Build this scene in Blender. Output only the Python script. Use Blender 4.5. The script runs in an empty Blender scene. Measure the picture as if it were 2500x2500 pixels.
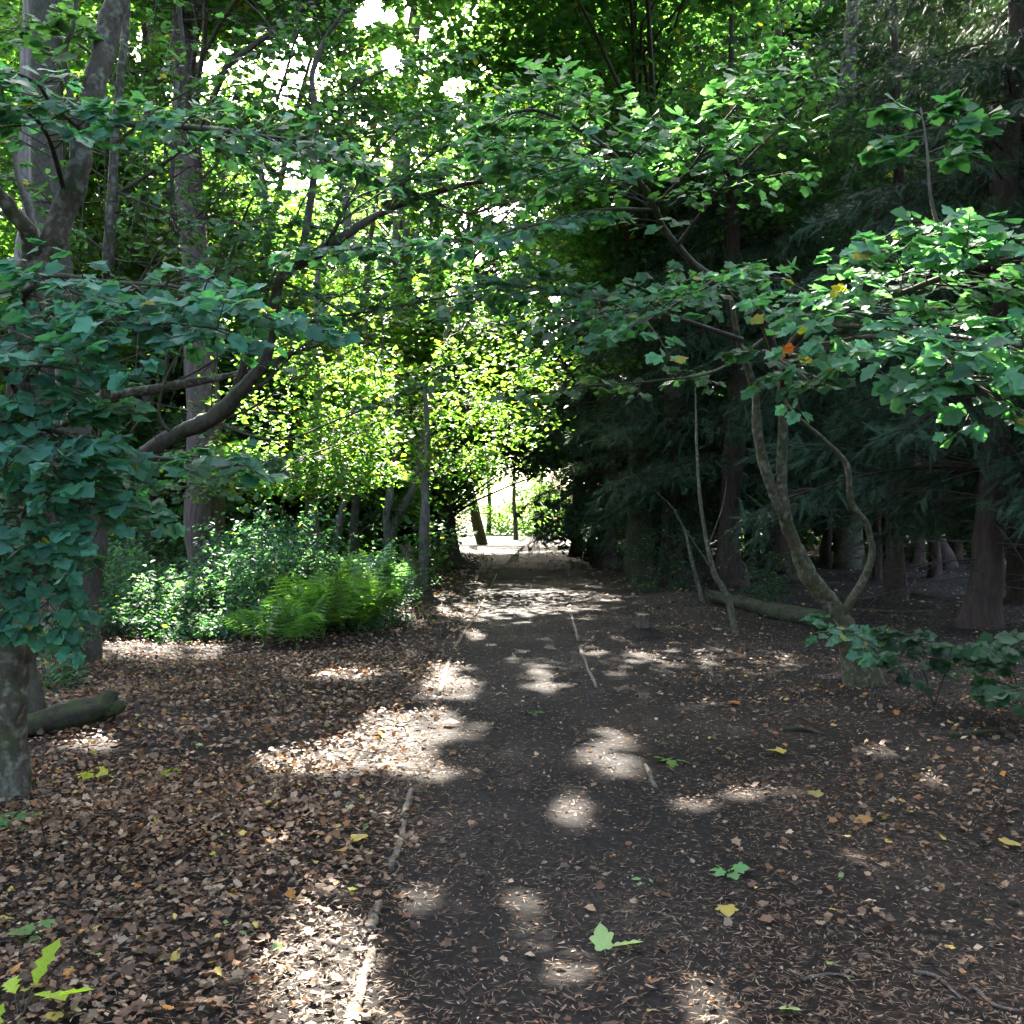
import bpy, math, random
import numpy as np
from mathutils import Vector

rng = np.random.default_rng(11)
random.seed(11)
scene = bpy.context.scene
col = scene.collection
R = math.radians

# ------------------------------------------------------------------ camera
F, CX, HY, CH = 1856.0, 966.0, 985.0, 1.6          # focal length / centre / horizon of the picture, eye height
cam_d = bpy.data.cameras.new('camera')
cam_d.sensor_width = 36.0
cam_d.lens = 18.0 * F / 966.0
cam_d.clip_start, cam_d.clip_end = 0.05, 2000
cam = bpy.data.objects.new('camera', cam_d)
col.objects.link(cam)
cam.location = (0, 0, CH)
cam.rotation_euler = (R(90) + math.atan((HY - 966) / F), 0, 0)
scene.camera = cam

# ------------------------------------------------------------------ sky, sun, exposure
SUN_AZ, SUN_EL = R(-7), R(41)
SUN = np.array([math.sin(SUN_AZ) * math.cos(SUN_EL), math.cos(SUN_AZ) * math.cos(SUN_EL), math.sin(SUN_EL)])
world = bpy.data.worlds.new('World')
scene.world = world
world.use_nodes = True
wn = world.node_tree.nodes
sky = wn.new('ShaderNodeTexSky')
sky.sky_type = 'NISHITA'
sky.sun_disc = False
sky.sun_elevation, sky.sun_rotation = SUN_EL, SUN_AZ
sky.air_density, sky.dust_density, sky.ozone_density = 0.9, 4.0, 0.3
world.node_tree.links.new(sky.outputs[0], wn['Background'].inputs[0])
wn['Background'].inputs[1].default_value = 0.078
sun_d = bpy.data.lights.new('sun', 'SUN')
sun_d.energy, sun_d.angle, sun_d.color = 5.0, R(0.45), (1.0, 0.93, 0.82)
sun = bpy.data.objects.new('sun', sun_d)
col.objects.link(sun)
sun.rotation_euler = Vector(SUN).to_track_quat('Z', 'Y').to_euler()
scene.view_settings.view_transform = 'Standard'
scene.view_settings.look = 'None'
scene.view_settings.exposure = 4.4
scene.view_settings.gamma = 1.0
cy = scene.cycles
cy.max_bounces, cy.diffuse_bounces, cy.glossy_bounces, cy.transmission_bounces, cy.transparent_max_bounces = 5, 3, 2, 4, 4
cy.caustics_reflective = cy.caustics_refractive = False
cy.use_denoising = True
cy.use_adaptive_sampling = True
cy.adaptive_threshold = 0.02
cy.sample_clamp_indirect = 6

# ------------------------------------------------------------------ places
def H(x, y):
    """height of the forest floor"""
    x = np.asarray(x, float); y = np.asarray(y, float)
    h = 0.035 * np.sin(x * 0.9 + 1.3) * np.sin(y * 0.55 + 0.4) + 0.02 * np.sin(x * 2.3 + y * 1.1) + 0.015 * np.sin(y * 2.9 - x * 1.7 + 2.0)
    px = path_mid(y)
    d = np.clip((np.abs(x - px) - 0.6) / 0.8, 0, 1)
    return h * (0.25 + 0.75 * d) + 0.03 * d - 0.02
def path_mid(y): return 0.2 - 0.006 * np.asarray(y, float)
def P(px, py, d): return np.array([(px - CX) / F * d, d, CH - (py - HY) / F * d])
def G(px, py):
    d = CH * F / (py - HY)
    x = (px - CX) / F * d
    return np.array([x, d, float(H(x, d))])

# ---- where the sun comes through: ellipses on the ground (picture px), and lit volumes
LIT = []
def lit_ground(cx, cy_, rx, ry, p=1.0, ex=0.02):
    d = CH * F / (cy_ - HY)
    x0, a, b = (cx - CX) / F * d, rx / F * d, d * ry / (cy_ - HY)
    if ex > .03: LIT.append((x0, d, a + ex, b + ex, None, p)); return
    for k in range(5):                              # ragged: several small gaps close together
        t = k * 1.26 + rng.normal(0, .4); f = rng.uniform(.35, .8) if k else 0
        LIT.append((x0 + math.cos(t) * a * f, d + math.sin(t) * b * f, a * rng.uniform(.3, .55) + .02, b * rng.uniform(.3, .55) + .03, None, p))
for a in [(790, 1368, 105, 36, 1, .1), (740, 1395, 85, 30, 1, .1), (610, 1432, 115, 26, 1, .06), (780, 1440, 70, 20, 1, .05), (850, 1292, 50, 30, 1, .08), (845, 1262, 30, 18), (890, 1200, 32, 12),
          (625, 1725, 45, 60, 1, .08), (590, 1820, 85, 60, 1, .1), (560, 1920, 140, 70, 1, .1), (650, 1930, 70, 70, 1, .1), (1020, 1282, 35, 20), (1150, 1410, 64, 44), (1085, 1528, 24, 34), (790, 1690, 22, 30),
          (985, 1700, 16, 22), (1018, 1752, 24, 26), (1085, 1815, 55, 18), (1345, 1900, 45, 55), (1310, 1512, 36, 9), (1395, 1490, 24, 8), (1120, 1232, 24, 8), (1215, 1243, 46, 12),
          (180, 1425, 105, 16), (640, 1280, 32, 12), (690, 1285, 22, 10), (520, 1605, 22, 14), (1790, 1485, 34, 10), (1670, 1425, 36, 7),
          (1000, 1070, 60, 3), (930, 1047, 60, 3), (910, 1037, 50, 2.5), (1920, 1108, 35, 10), (1700, 1046, 100, 8), (1610, 1041, 60, 6), (1720, 1060, 40, 4)]:
    lit_ground(*a)
LIT.append((-1.0, 96, 5, 22, None, 1.0))
def lit_ball(px, py, d, r, p=0.85):
    c = P(px, py, d)
    g = c - SUN * (c[2] / SUN[2])
    LIT.append((g[0], g[1], r, r / SUN[2], (c, r), p))
for a in [(800, 690, 25, 2.2), (870, 770, 25, 2.0), (760, 800, 24, 1.8), (640, 820, 20, 1.8), (560, 720, 20, 1.6), (900, 640, 27, 2.0), (620, 900, 20, 1.4), (480, 680, 19, 1.5), (700, 720, 22, 1.6),
          (950, 860, 26, 1.2), (760, 940, 23, 1.0), (1050, 700, 27, 1.4), (990, 620, 27, 1.5),
          (340, 340, 21, 1.2), (300, 450, 26, 2.5), (420, 620, 18, 1.2), (90, 1010, 4.9, .12), (1700, 500, 5, .35), (1850, 520, 4.8, .3), (1300, 180, 6.7, .5), (1560, 500, 5.6, .3), (600, 600, 22, 2.0), (700, 600, 26, 2.2), (820, 560, 30, 2.5), (900, 560, 34, 3), (560, 480, 27, 2.5), (660, 470, 32, 3), (800, 430, 36, 3), (1150, 120, 26, 2.2), (1250, 60, 26, 2), (1000, 100, 26, 2),
          (1150, 250, 6.8, .35), (470, 860, 18, 1.0), (910, 950, 60, 3), (60, 120, 24, 3), (300, 200, 28, 3), (450, 250, 30, 3), (150, 450, 25, 2.5), (400, 460, 29, 3), (520, 500, 27, 2.5), (650, 550, 34, 3), (720, 350, 38, 3.5), (30, 400, 25, 2.5), (900, 500, 42, 4)]:
    lit_ball(*a)
LITA = np.array([l[:4] + (l[5],) for l in LIT])
GAPS = [(515, 325, 66, 28), (600, 335, 36, 22), (972, 402, 56, 22), (1040, 400, 34, 13), (862, 160, 34, 17), (940, 245, 22, 16), (270, 70, 22, 40), (700, 20, 42, 30), (650, 275, 20, 28), (880, 420, 16, 20),
        (960, 460, 30, 16), (1460, 300, 8, 8), (1880, 120, 12, 20), (740, 110, 20, 30), (380, 120, 26, 20), (230, 20, 16, 30), (600, 380, 26, 14), (790, 668, 30, 18), (930, 955, 14, 34), (1120, 320, 10, 8),
        (560, 250, 12, 8), (820, 330, 14, 10), (905, 480, 24, 10), (930, 520, 16, 14)]
GAPS += [(float(a), float(b), float(c), float(c) * .8) for a, b, c in zip(rng.normal(800, 230, 90), rng.normal(330, 190, 90), rng.uniform(7, 20, 90))]
GAPS += [(float(a), float(b), float(c), float(c)) for a, b, c in zip(rng.uniform(1350, 1900, 16), rng.uniform(100, 480, 16), rng.uniform(4, 8, 16))]
def keep_mask(p, size=0.1, gaps=True):
    """thin the foliage where the photograph shows sun flecks below or sky through it"""
    n = len(p)
    keep = np.ones(n, bool)
    g = p[:, :2] - SUN[None, :2] / SUN[2] * p[:, 2:3]
    wob = 1 + 0.3 * np.sin(g[:, 0] * 11 + g[:, 1] * 4) + 0.25 * np.sin(g[:, 1] * 8 - g[:, 0] * 6) + .3 * np.sin(g[:, 0] * 23 - g[:, 1] * 17) * np.sin(g[:, 1] * 19 + 1)
    for (gx, gy, a, b, ball, pr) in LIT:
        q = ((g[:, 0] - gx) / (a * .82 + size * .24)) ** 2 + ((g[:, 1] - gy) / (b * .82 + size * .32)) ** 2 < wob
        if ball is None: q &= p[:, 2] > 0.45
        else: q &= ((p - ball[0]) @ SUN) > ball[1] * 0.7
        q &= rng.random(n) < (pr if pr < 1 else .955)
        keep &= ~q
    if gaps:
        d = np.maximum(p[:, 1], 0.5)
        sx = CX + p[:, 0] / d * F; sy = HY - (p[:, 2] - CH) / d * F
        w2 = 1 + 0.35 * np.sin(sx * .11 + sy * .05) + 0.3 * np.sin(sy * .13 - sx * .07)
        for (x, y, rx, ry) in GAPS:
            q = ((sx - x) / rx) ** 2 + ((sy - y) / ry) ** 2 < w2
            keep &= ~(q & (p[:, 1] > 9) & (rng.random(n) < .97))
    return keep

# ------------------------------------------------------------------ mesh helpers
def raw_mesh(name, v, t, mat=None, vcol=None, smooth=False):
    v = np.ascontiguousarray(v, dtype=np.float32); t = np.ascontiguousarray(t, dtype=np.int32)
    m = bpy.data.meshes.new(name)
    nt = len(t)
    m.vertices.add(len(v)); m.vertices.foreach_set('co', v.ravel())
    m.loops.add(nt * 3); m.loops.foreach_set('vertex_index', t.ravel())
    m.polygons.add(nt)
    m.polygons.foreach_set('loop_start', np.arange(0, nt * 3, 3, dtype=np.int32))
    if smooth: m.polygons.foreach_set('use_smooth', np.ones(nt, bool))
    if vcol is not None:
        a = m.color_attributes.new('Col', 'FLOAT_COLOR', 'POINT')
        c = np.ones((len(v), 4), np.float32); c[:, :3] = vcol
        a.data.foreach_set('color', c.ravel())
    m.update(calc_edges=True)
    if mat: m.materials.append(mat)
    return m
def link(name, data, parent=None, loc=None, **props):
    o = bpy.data.objects.new(name, data)
    col.objects.link(o)
    if parent is not None: o.parent = parent
    if loc is not None: o.location = loc
    for k, val in props.items():
        if val is not None: o[k] = val
    return o
def thing(name, loc, label, category, group=None):
    return link(name, None, None, [float(c) for c in loc], label=label, category=category, group=group)
def norm(a): return a / np.maximum(np.linalg.norm(a, axis=-1, keepdims=True), 1e-9)
def spline(pts, rad, n):
    pts = np.asarray(pts, float); rad = np.asarray(rad, float)
    k = len(pts); t = np.linspace(0, k - 1, n); i = np.clip(t.astype(int), 0, k - 2); f = (t - i)[:, None]
    p0 = pts[np.maximum(i - 1, 0)]; p1 = pts[i]; p2 = pts[i + 1]; p3 = pts[np.minimum(i + 2, k - 1)]
    q = 0.5 * (2 * p1 + (p2 - p0) * f + (2 * p0 - 5 * p1 + 4 * p2 - p3) * f ** 2 + (3 * p1 - p0 - 3 * p2 + p3) * f ** 3)
    return q, np.interp(t, np.arange(k), rad)
def tube(pts, rad, sides=10, bump=0.0, cap=True, seed=0):
    """one continuous tapered limb"""
    pts = np.asarray(pts, float); n = len(pts)
    tan = norm(np.gradient(pts, axis=0))
    ref = np.array([1.0, 0, 0]) if abs(tan[0][0]) < .8 else np.array([0, 0, 1.0])
    u = norm(np.cross(tan[0], ref)); vs = []
    a = np.arange(sides) / sides * 2 * math.pi
    L = np.concatenate([[0], np.cumsum(np.linalg.norm(np.diff(pts, axis=0), axis=1))])
    for i in range(n):
        u = norm(u - tan[i] * np.dot(u, tan[i])); w = np.cross(tan[i], u)
        r = rad[i] * (1 + bump * (0.6 * np.sin(a * 3 + seed + L[i] * 2.1) + 0.5 * np.sin(a * 5 + seed * 2.3 - L[i] * 3.7) + .5 * np.sin(a * 2 + L[i] * 9 / max(rad[0], .05) * .1 + seed)))
        vs.append(pts[i] + np.outer(np.cos(a) * r, u) + np.outer(np.sin(a) * r, w))
    v = np.concatenate(vs); idx = np.arange(n * sides).reshape(n, sides)
    A = idx[:-1]; B = np.roll(idx, -1, 1)[:-1]; C = np.roll(idx, -1, 1)[1:]; D = idx[1:]
    t = np.concatenate([np.stack([A, B, C], -1).reshape(-1, 3), np.stack([A, C, D], -1).reshape(-1, 3)])
    if cap:
        k = len(v); v = np.concatenate([v, pts[-1:] + tan[-1] * rad[-1] * .3, pts[:1]])
        t = np.concatenate([t, [(idx[-1][j], idx[-1][(j + 1) % sides], k) for j in range(sides)], [(idx[0][(j + 1) % sides], idx[0][j], k + 1) for j in range(sides)]])
    return v, t
def tubes_np(Pn, Rn, sides=3):
    """many thin twigs with K points each, as one array"""
    N, K, _ = Pn.shape
    tan = norm(np.gradient(Pn, axis=1))
    ref = np.zeros_like(tan); ref[..., 2] = 1; ref[np.abs(tan[..., 2]) > .9] = (1, 0, 0)
    u = norm(np.cross(tan, ref)); w = np.cross(tan, u)
    a = np.arange(sides) / sides * 2 * math.pi
    v = Pn[:, :, None] + Rn[:, :, None, None] * (np.cos(a)[None, None, :, None] * u[:, :, None] + np.sin(a)[None, None, :, None] * w[:, :, None])
    idx = np.arange(N * K * sides).reshape(N, K, sides); nx = np.roll(idx, -1, 2)
    A = idx[:, :-1]; B = nx[:, :-1]; C = nx[:, 1:]; D = idx[:, 1:]
    t = np.concatenate([np.stack([A, B, C], -1).reshape(-1, 3), np.stack([A, C, D], -1).reshape(-1, 3)])
    return v.reshape(-1, 3), t

# ------------------------------------------------------------------ leaf outlines
def leaf_template(half, cx=0.4, cup=0.10, droop=0.14, curl=0.0):
    """half outline from stalk to tip; mirrored, fanned round the midrib"""
    up = [(x, y) for x, y in half]
    dn = [(x, -y) for x, y in reversed(half) if y > 0]
    o = np.array(up + dn)
    z = cup * np.abs(o[:, 1]) - droop * o[:, 0] ** 2 + curl * np.sin(o[:, 0] * 5 + o[:, 1] * 6)
    v = np.concatenate([[[cx, 0, -droop * cx * cx]], np.column_stack([o, z])])
    n = len(o)
    t = np.array([(0, 1 + (i + 1) % n, 1 + i) for i in range(n)])
    return v, t
MAPLE_HI = [(0, 0), (-.07, .17), (-.02, .36), (.09, .43), (.2, .36), (.32, .47), (.5, .58), (.58, .47), (.58, .33), (.7, .33), (.82, .22), (1, 0)]
MAPLE_MID = [(0, 0), (.02, .42), (.2, .34), (.48, .56), (.58, .31), (.8, .24), (1, 0)]
MAPLE_LO = [(0, 0), (.35, .5), (.5, .22), (1, 0)]
OVAL = [(0, 0), (.25, .26), (.6, .24), (1, 0)]
OAK = [(0, 0), (.15, .1), (.25, .2), (.36, .12), (.48, .28), (.6, .16), (.74, .26), (.86, .12), (1, 0)]
T_HI, T_MID = leaf_template(MAPLE_HI), leaf_template(MAPLE_MID)
T_LO = (np.array([[0, 0, 0], [.33, .5, .05], [.58, .3, 0], [1, 0, -.14], [.58, -.3, 0], [.33, -.5, .05]]), np.array([[0, 2, 1], [0, 3, 2], [0, 4, 3], [0, 5, 4]]))
T_OVAL = leaf_template(OVAL, .45, .2)
T_OVAL_S = (np.array([[0, 0, 0], [.45, .27, .06], [1, 0, -.1], [.5, -.27, .06]]), np.array([[0, 2, 1], [0, 3, 2]]))
def feather_template(n=7):
    v = [(0, -.012, 0), (0, .012, 0), (1, 0, -.12)]; t = [(0, 2, 1)]
    for i in range(n):
        x = .06 + .88 * i / (n - 1); z = -.12 * x * x; l = .2 * (1 - x * .7)
        for s in (1, -1):
            k = len(v)
            v += [(x, 0, z), (x + .04, 0, z), (x + l * .75, s * l, z - .06 * l * 4)]
            t.append((k, k + 1, k + 2) if s < 0 else (k, k + 2, k + 1))
    return np.array(v, float), np.array(t)
T_FEATHER = feather_template(12)
T_FEATHER_LO = feather_template(5)

class Leaves:
    def __init__(s): s.p, s.d, s.n, s.s, s.c = [], [], [], [], []
    def add(s, p, d, n, size, c):
        s.p.append(p); s.d.append(d); s.n.append(n); s.s.append(size); s.c.append(c)
    def cat(s):
        return [np.concatenate(x) for x in (s.p, s.d, s.n, s.s, s.c)]
def frames(d, n):
    x = norm(d); y = norm(np.cross(n, x)); z = np.cross(x, y)
    return np.stack([x, y, z], axis=1)           # rows: local axes in world
def leaf_mesh(name, tpl, p, d, n, s, c, mat, origin=(0, 0, 0)):
    v, t = tpl
    fr = frames(d, n)
    V = (p - np.asarray(origin))[:, None] + s[:, None, None] * np.einsum('kj,njm->nkm', v, fr)
    T = t[None] + (np.arange(len(p)) * len(v))[:, None, None]
    return raw_mesh(name, V.reshape(-1, 3), T.reshape(-1, 3), mat, np.repeat(c, len(v), axis=0))
def jit_col(base, n, yellow=0.05, var=0.22):
    c = np.asarray(base)[None] * (1 + rng.normal(0, var, (n, 1))) * (1 + rng.normal(0, .06, (n, 3)))
    y = rng.random(n) < yellow
    c[y] = np.array([.26, .22, .03]) * (0.7 + .5 * rng.random((y.sum(), 1)))
    return np.clip(c, .006, .8)
def rand_dirs(n, tilt=.45, droop=-.2):
    a = rng.random(n) * 2 * math.pi
    d = np.column_stack([np.cos(a), np.sin(a), droop + rng.normal(0, .3, n)])
    nn = np.column_stack([rng.normal(0, tilt, n), rng.normal(0, tilt, n), np.ones(n)])
    return norm(d), norm(nn)

# ------------------------------------------------------------------ materials
def nodes(name):
    m = bpy.data.materials.new(name); m.use_nodes = True
    nt = m.node_tree; b = nt.nodes['Principled BSDF']
    return m, nt, b
def N(nt, kind, **kw):
    n = nt.nodes.new(kind)
    for k, v in kw.items():
        if k.startswith('i_'): n.inputs[int(k[2:])].default_value = v
        else: setattr(n, k, v)
    return n
def mat_leaf(name, src='attr', trans=0.46, rough=0.62, spec=0.24, tcol=(1.5, 1.85, .75), const=None):
    m, nt, b = nodes(name)
    a = N(nt, 'ShaderNodeObjectInfo'); co = a.outputs['Color']
    if src == 'attr':
        b2 = N(nt, 'ShaderNodeAttribute', attribute_name='Col'); mu = N(nt, 'ShaderNodeMixRGB', blend_type='MULTIPLY'); mu.inputs[0].default_value = 1
        nt.links.new(b2.outputs['Color'], mu.inputs[1]); nt.links.new(co, mu.inputs[2]); co = mu.outputs[0]
    tc = N(nt, 'ShaderNodeTexCoord'); no = N(nt, 'ShaderNodeTexNoise'); no.inputs['Scale'].default_value = 38; no.inputs['Detail'].default_value = 3
    nt.links.new(tc.outputs['Object'], no.inputs['Vector'])
    mr = N(nt, 'ShaderNodeMapRange'); mr.inputs['From Min'].default_value = .3; mr.inputs['From Max'].default_value = .7; mr.inputs['To Min'].default_value = .75; mr.inputs['To Max'].default_value = 1.2
    nt.links.new(no.outputs['Fac'], mr.inputs['Value'])
    mul = N(nt, 'ShaderNodeMixRGB', blend_type='MULTIPLY'); mul.inputs[0].default_value = 1
    nt.links.new(co, mul.inputs[1]); nt.links.new(mr.outputs[0], mul.inputs[2])
    nt.links.new(mul.outputs[0], b.inputs['Base Color'])
    b.inputs['Roughness'].default_value = rough; b.inputs['Specular IOR Level'].default_value = spec
    if trans > 0:
        tm = N(nt, 'ShaderNodeMixRGB', blend_type='MULTIPLY'); tm.inputs[0].default_value = 1; tm.inputs[2].default_value = (*tcol, 1)
        nt.links.new(mul.outputs[0], tm.inputs[1])
        tr = N(nt, 'ShaderNodeBsdfTranslucent'); nt.links.new(tm.outputs[0], tr.inputs[0])
        mx = N(nt, 'ShaderNodeMixShader'); mx.inputs[0].default_value = trans
        nt.links.new(b.outputs[0], mx.inputs[1]); nt.links.new(tr.outputs[0], mx.inputs[2])
        nt.links.new(mx.outputs[0], nt.nodes['Material Output'].inputs['Surface'])
    return m
def mat_bark(name, c1, c2, moss=0.0, mosscol=(.035, .044, .014), sc=9.0, stretch=.25, bump=.6, lichen=0.0):
    m, nt, b = nodes(name)
    tc = N(nt, 'ShaderNodeTexCoord'); mp = N(nt, 'ShaderNodeMapping'); mp.inputs['Scale'].default_value = (sc, sc, sc * stretch)
    nt.links.new(tc.outputs['Object'], mp.inputs['Vector'])
    no = N(nt, 'ShaderNodeTexNoise'); no.inputs['Scale'].default_value = 1.6; no.inputs['Detail'].default_value = 8; no.inputs['Roughness'].default_value = .65
    nt.links.new(mp.outputs[0], no.inputs['Vector'])
    vo = N(nt, 'ShaderNodeTexVoronoi', feature='DISTANCE_TO_EDGE'); vo.inputs['Scale'].default_value = 1.5
    nt.links.new(mp.outputs[0], vo.inputs['Vector'])
    cr = N(nt, 'ShaderNodeValToRGB'); cr.color_ramp.elements[0].position = .32; cr.color_ramp.elements[1].position = .7
    cr.color_ramp.elements[0].color = (*c1, 1); cr.color_ramp.elements[1].color = (*c2, 1)
    nt.links.new(no.outputs['Fac'], cr.inputs[0]); out = cr.outputs[0]
    def layer(out, amount, colr, scale, seedv):
        n2 = N(nt, 'ShaderNodeTexNoise'); n2.inputs['Scale'].default_value = scale; n2.inputs['Detail'].default_value = 5
        m2 = N(nt, 'ShaderNodeMapping'); m2.inputs['Location'].default_value = (seedv, 0, 0)
        nt.links.new(tc.outputs['Object'], m2.inputs[0]); nt.links.new(m2.outputs[0], n2.inputs['Vector'])
        r2 = N(nt, 'ShaderNodeValToRGB'); r2.color_ramp.elements[0].position = .58 - amount * .3; r2.color_ramp.elements[1].position = .80 - amount * .25
        nt.links.new(n2.outputs['Fac'], r2.inputs[0])
        mx = N(nt, 'ShaderNodeMixRGB'); mx.inputs[2].default_value = (*colr, 1)
        nt.links.new(r2.outputs[0], mx.inputs[0]); nt.links.new(out, mx.inputs[1])
        return mx.outputs[0]
    if moss > 0: out = layer(out, moss, mosscol, 5.5, 3)
    if lichen > 0: out = layer(out, lichen, (.16, .155, .12), 19, 11)
    nt.links.new(out, b.inputs['Base Color'])
    ad = N(nt, 'ShaderNodeMath', operation='MULTIPLY_ADD'); nt.links.new(vo.outputs['Distance'], ad.inputs[0]); ad.inputs[1].default_value = .8; nt.links.new(no.outputs['Fac'], ad.inputs[2])
    bp = N(nt, 'ShaderNodeBump'); bp.inputs['Strength'].default_value = bump; bp.inputs['Distance'].default_value = .03
    nt.links.new(ad.outputs[0], bp.inputs['Height']); nt.links.new(bp.outputs[0], b.inputs['Normal'])
    b.inputs['Roughness'].default_value = .85; b.inputs['Specular IOR Level'].default_value = .25
    return m
def mat_soil(name, ramp, sc, bump):
    m, nt, b = nodes(name)
    tc = N(nt, 'ShaderNodeTexCoord')
    n1 = N(nt, 'ShaderNodeTexNoise'); n1.inputs['Scale'].default_value = sc; n1.inputs['Detail'].default_value = 10; n1.inputs['Roughness'].default_value = .7
    n2 = N(nt, 'ShaderNodeTexNoise'); n2.inputs['Scale'].default_value = .7; n2.inputs['Detail'].default_value = 4
    vo = N(nt, 'ShaderNodeTexVoronoi'); vo.inputs['Scale'].default_value = 17; vo.inputs['Randomness'].default_value = 1
    for n in (n1, n2, vo): nt.links.new(tc.outputs['Object'], n.inputs['Vector'])
    cr = N(nt, 'ShaderNodeValToRGB'); e = cr.color_ramp.elements
    e[0].position, e[0].color = .3, (*ramp[0], 1); e[1].position, e[1].color = .74, (*ramp[2], 1)
    k = e.new(.52); k.color = (*ramp[1], 1)
    mx = N(nt, 'ShaderNodeMath', operation='MULTIPLY_ADD'); nt.links.new(n2.outputs['Fac'], mx.inputs[0]); mx.inputs[1].default_value = .5
    mm = N(nt, 'ShaderNodeMath', operation='MULTIPLY_ADD'); nt.links.new(n1.outputs['Fac'], mm.inputs[0]); mm.inputs[1].default_value = .75; mm.inputs[2].default_value = -.12
    nt.links.new(mm.outputs[0], mx.inputs[2]); nt.links.new(mx.outputs[0], cr.inputs[0])
    nt.links.new(cr.outputs[0], b.inputs['Base Color'])
    ad = N(nt, 'ShaderNodeMath', operation='MULTIPLY_ADD'); nt.links.new(vo.outputs['Distance'], ad.inputs[0]); ad.inputs[1].default_value = .5; nt.links.new(n1.outputs['Fac'], ad.inputs[2])
    bp = N(nt, 'ShaderNodeBump'); bp.inputs['Strength'].default_value = bump; bp.inputs['Distance'].default_value = .04
    nt.links.new(ad.outputs[0], bp.inputs['Height']); nt.links.new(bp.outputs[0], b.inputs['Normal'])
    b.inputs['Roughness'].default_value = .95; b.inputs['Specular IOR Level'].default_value = .15
    return m
M_LEAF = mat_leaf('leaf_green')
M_LEAFO = mat_leaf('leaf_green_single', 'object')
M_LEAFM = mat_leaf('matte_leaf', rough=.68, spec=.2)
M_LEAFMO = mat_leaf('matte_leaf_single', 'object', rough=.68, spec=.2)
M_NEEDLE = mat_leaf('conifer_needles', trans=.12, rough=.6, spec=.18, tcol=(1.3, 1.5, .5))
M_DEAD = mat_leaf('dead_leaf', trans=.15, rough=.7, spec=.25, tcol=(1.2, 1, .7))
M_DEADO = mat_leaf('dead_leaf_single', 'object', trans=.15, rough=.65, spec=.25, tcol=(1.2, 1, .7))
M_FERN = mat_leaf('fern_green', 'object', trans=.45, rough=.5, spec=.4)
M_BARK_SYC = mat_bark('sycamore_bark', (.024, .02, .0145), (.085, .068, .048), moss=.35, lichen=.26, sc=14, stretch=.6, bump=.5)
M_BARK_SYC2 = mat_bark('mossy_sycamore_bark', (.032, .026, .016), (.115, .092, .056), moss=.55, lichen=.22, sc=12, stretch=.6, bump=.5)
M_BARK_DARK = mat_bark('dark_limb_bark', (.03, .026, .02), (.09, .075, .055), moss=.25, sc=14, stretch=.5, bump=.5)
M_BARK_CON = mat_bark('conifer_bark', (.02, .0125, .010), (.062, .036, .027), moss=.12, sc=9, stretch=.22, bump=.9)
M_BARK_PINE = mat_bark('pine_bark', (.03, .021, .019), (.115, .08, .066), sc=7, stretch=.16, bump=1.0)
M_BARK_GREY = mat_bark('grey_trunk_bark', (.045, .038, .033), (.15, .13, .115), moss=.1, sc=8, stretch=.2, bump=.8)
M_TWIG = mat_bark('twig_bark', (.03, .025, .02), (.075, .06, .045), sc=20, bump=.2)
M_LOGMOSS = mat_bark('mossy_log', (.014, .012, .009), (.042, .033, .023), moss=.5, mosscol=(.035, .045, .012), sc=10, stretch=.8, bump=.8)
M_TIMBER = mat_bark('weathered_timber', (.045, .036, .027), (.19, .155, .115), sc=22, stretch=.9, bump=.5)
M_STUMP = mat_bark('pale_stump_wood', (.07, .055, .04), (.24, .195, .14), sc=14, stretch=.3, bump=.7)
M_STUMPBARK = mat_bark('stump_bark', (.03, .024, .019), (.13, .1, .075), sc=11, stretch=.35, bump=.9)
M_SOIL = mat_soil('forest_soil', [(.006, .0047, .0038), (.015, .011, .0085), (.055, .039, .029)], 26, .8)
M_PATH = mat_soil('trodden_soil', [(.006, .005, .0045), (.013, .0105, .009), (.05, .04, .032)], 34, .6)

# ================================================================== SETTING
def axis_pts(lo, hi, fine, far):
    a = np.arange(lo, hi, fine); out = [a]
    x = hi; s = fine
    while x < far: out.append([x]); s *= 1.18; x += s
    x = lo - fine; s = fine; pre = []
    while x > -far: pre.append(x); s *= 1.18; x -= s
    return np.concatenate([pre[::-1]] + out)
def sheet(name, xs, ys, mat, z=0.0):
    X, Y = np.meshgrid(xs, ys)
    Z = H(X, Y) + z
    v = np.column_stack([X.ravel(), Y.ravel(), Z.ravel()])
    nx, ny = len(xs), len(ys); i = np.arange(nx * ny).reshape(ny, nx)
    a, b, c, d = i[:-1, :-1].ravel(), i[:-1, 1:].ravel(), i[1:, 1:].ravel(), i[1:, :-1].ravel()
    return raw_mesh(name, v, np.concatenate([np.column_stack([a, b, c]), np.column_stack([a, c, d])]), mat, smooth=True)
ground = link('forest_floor', sheet('forest_floor', axis_pts(-8, 9, .14, 500), axis_pts(1, 24, .14, 500), M_SOIL), kind='structure')
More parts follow.
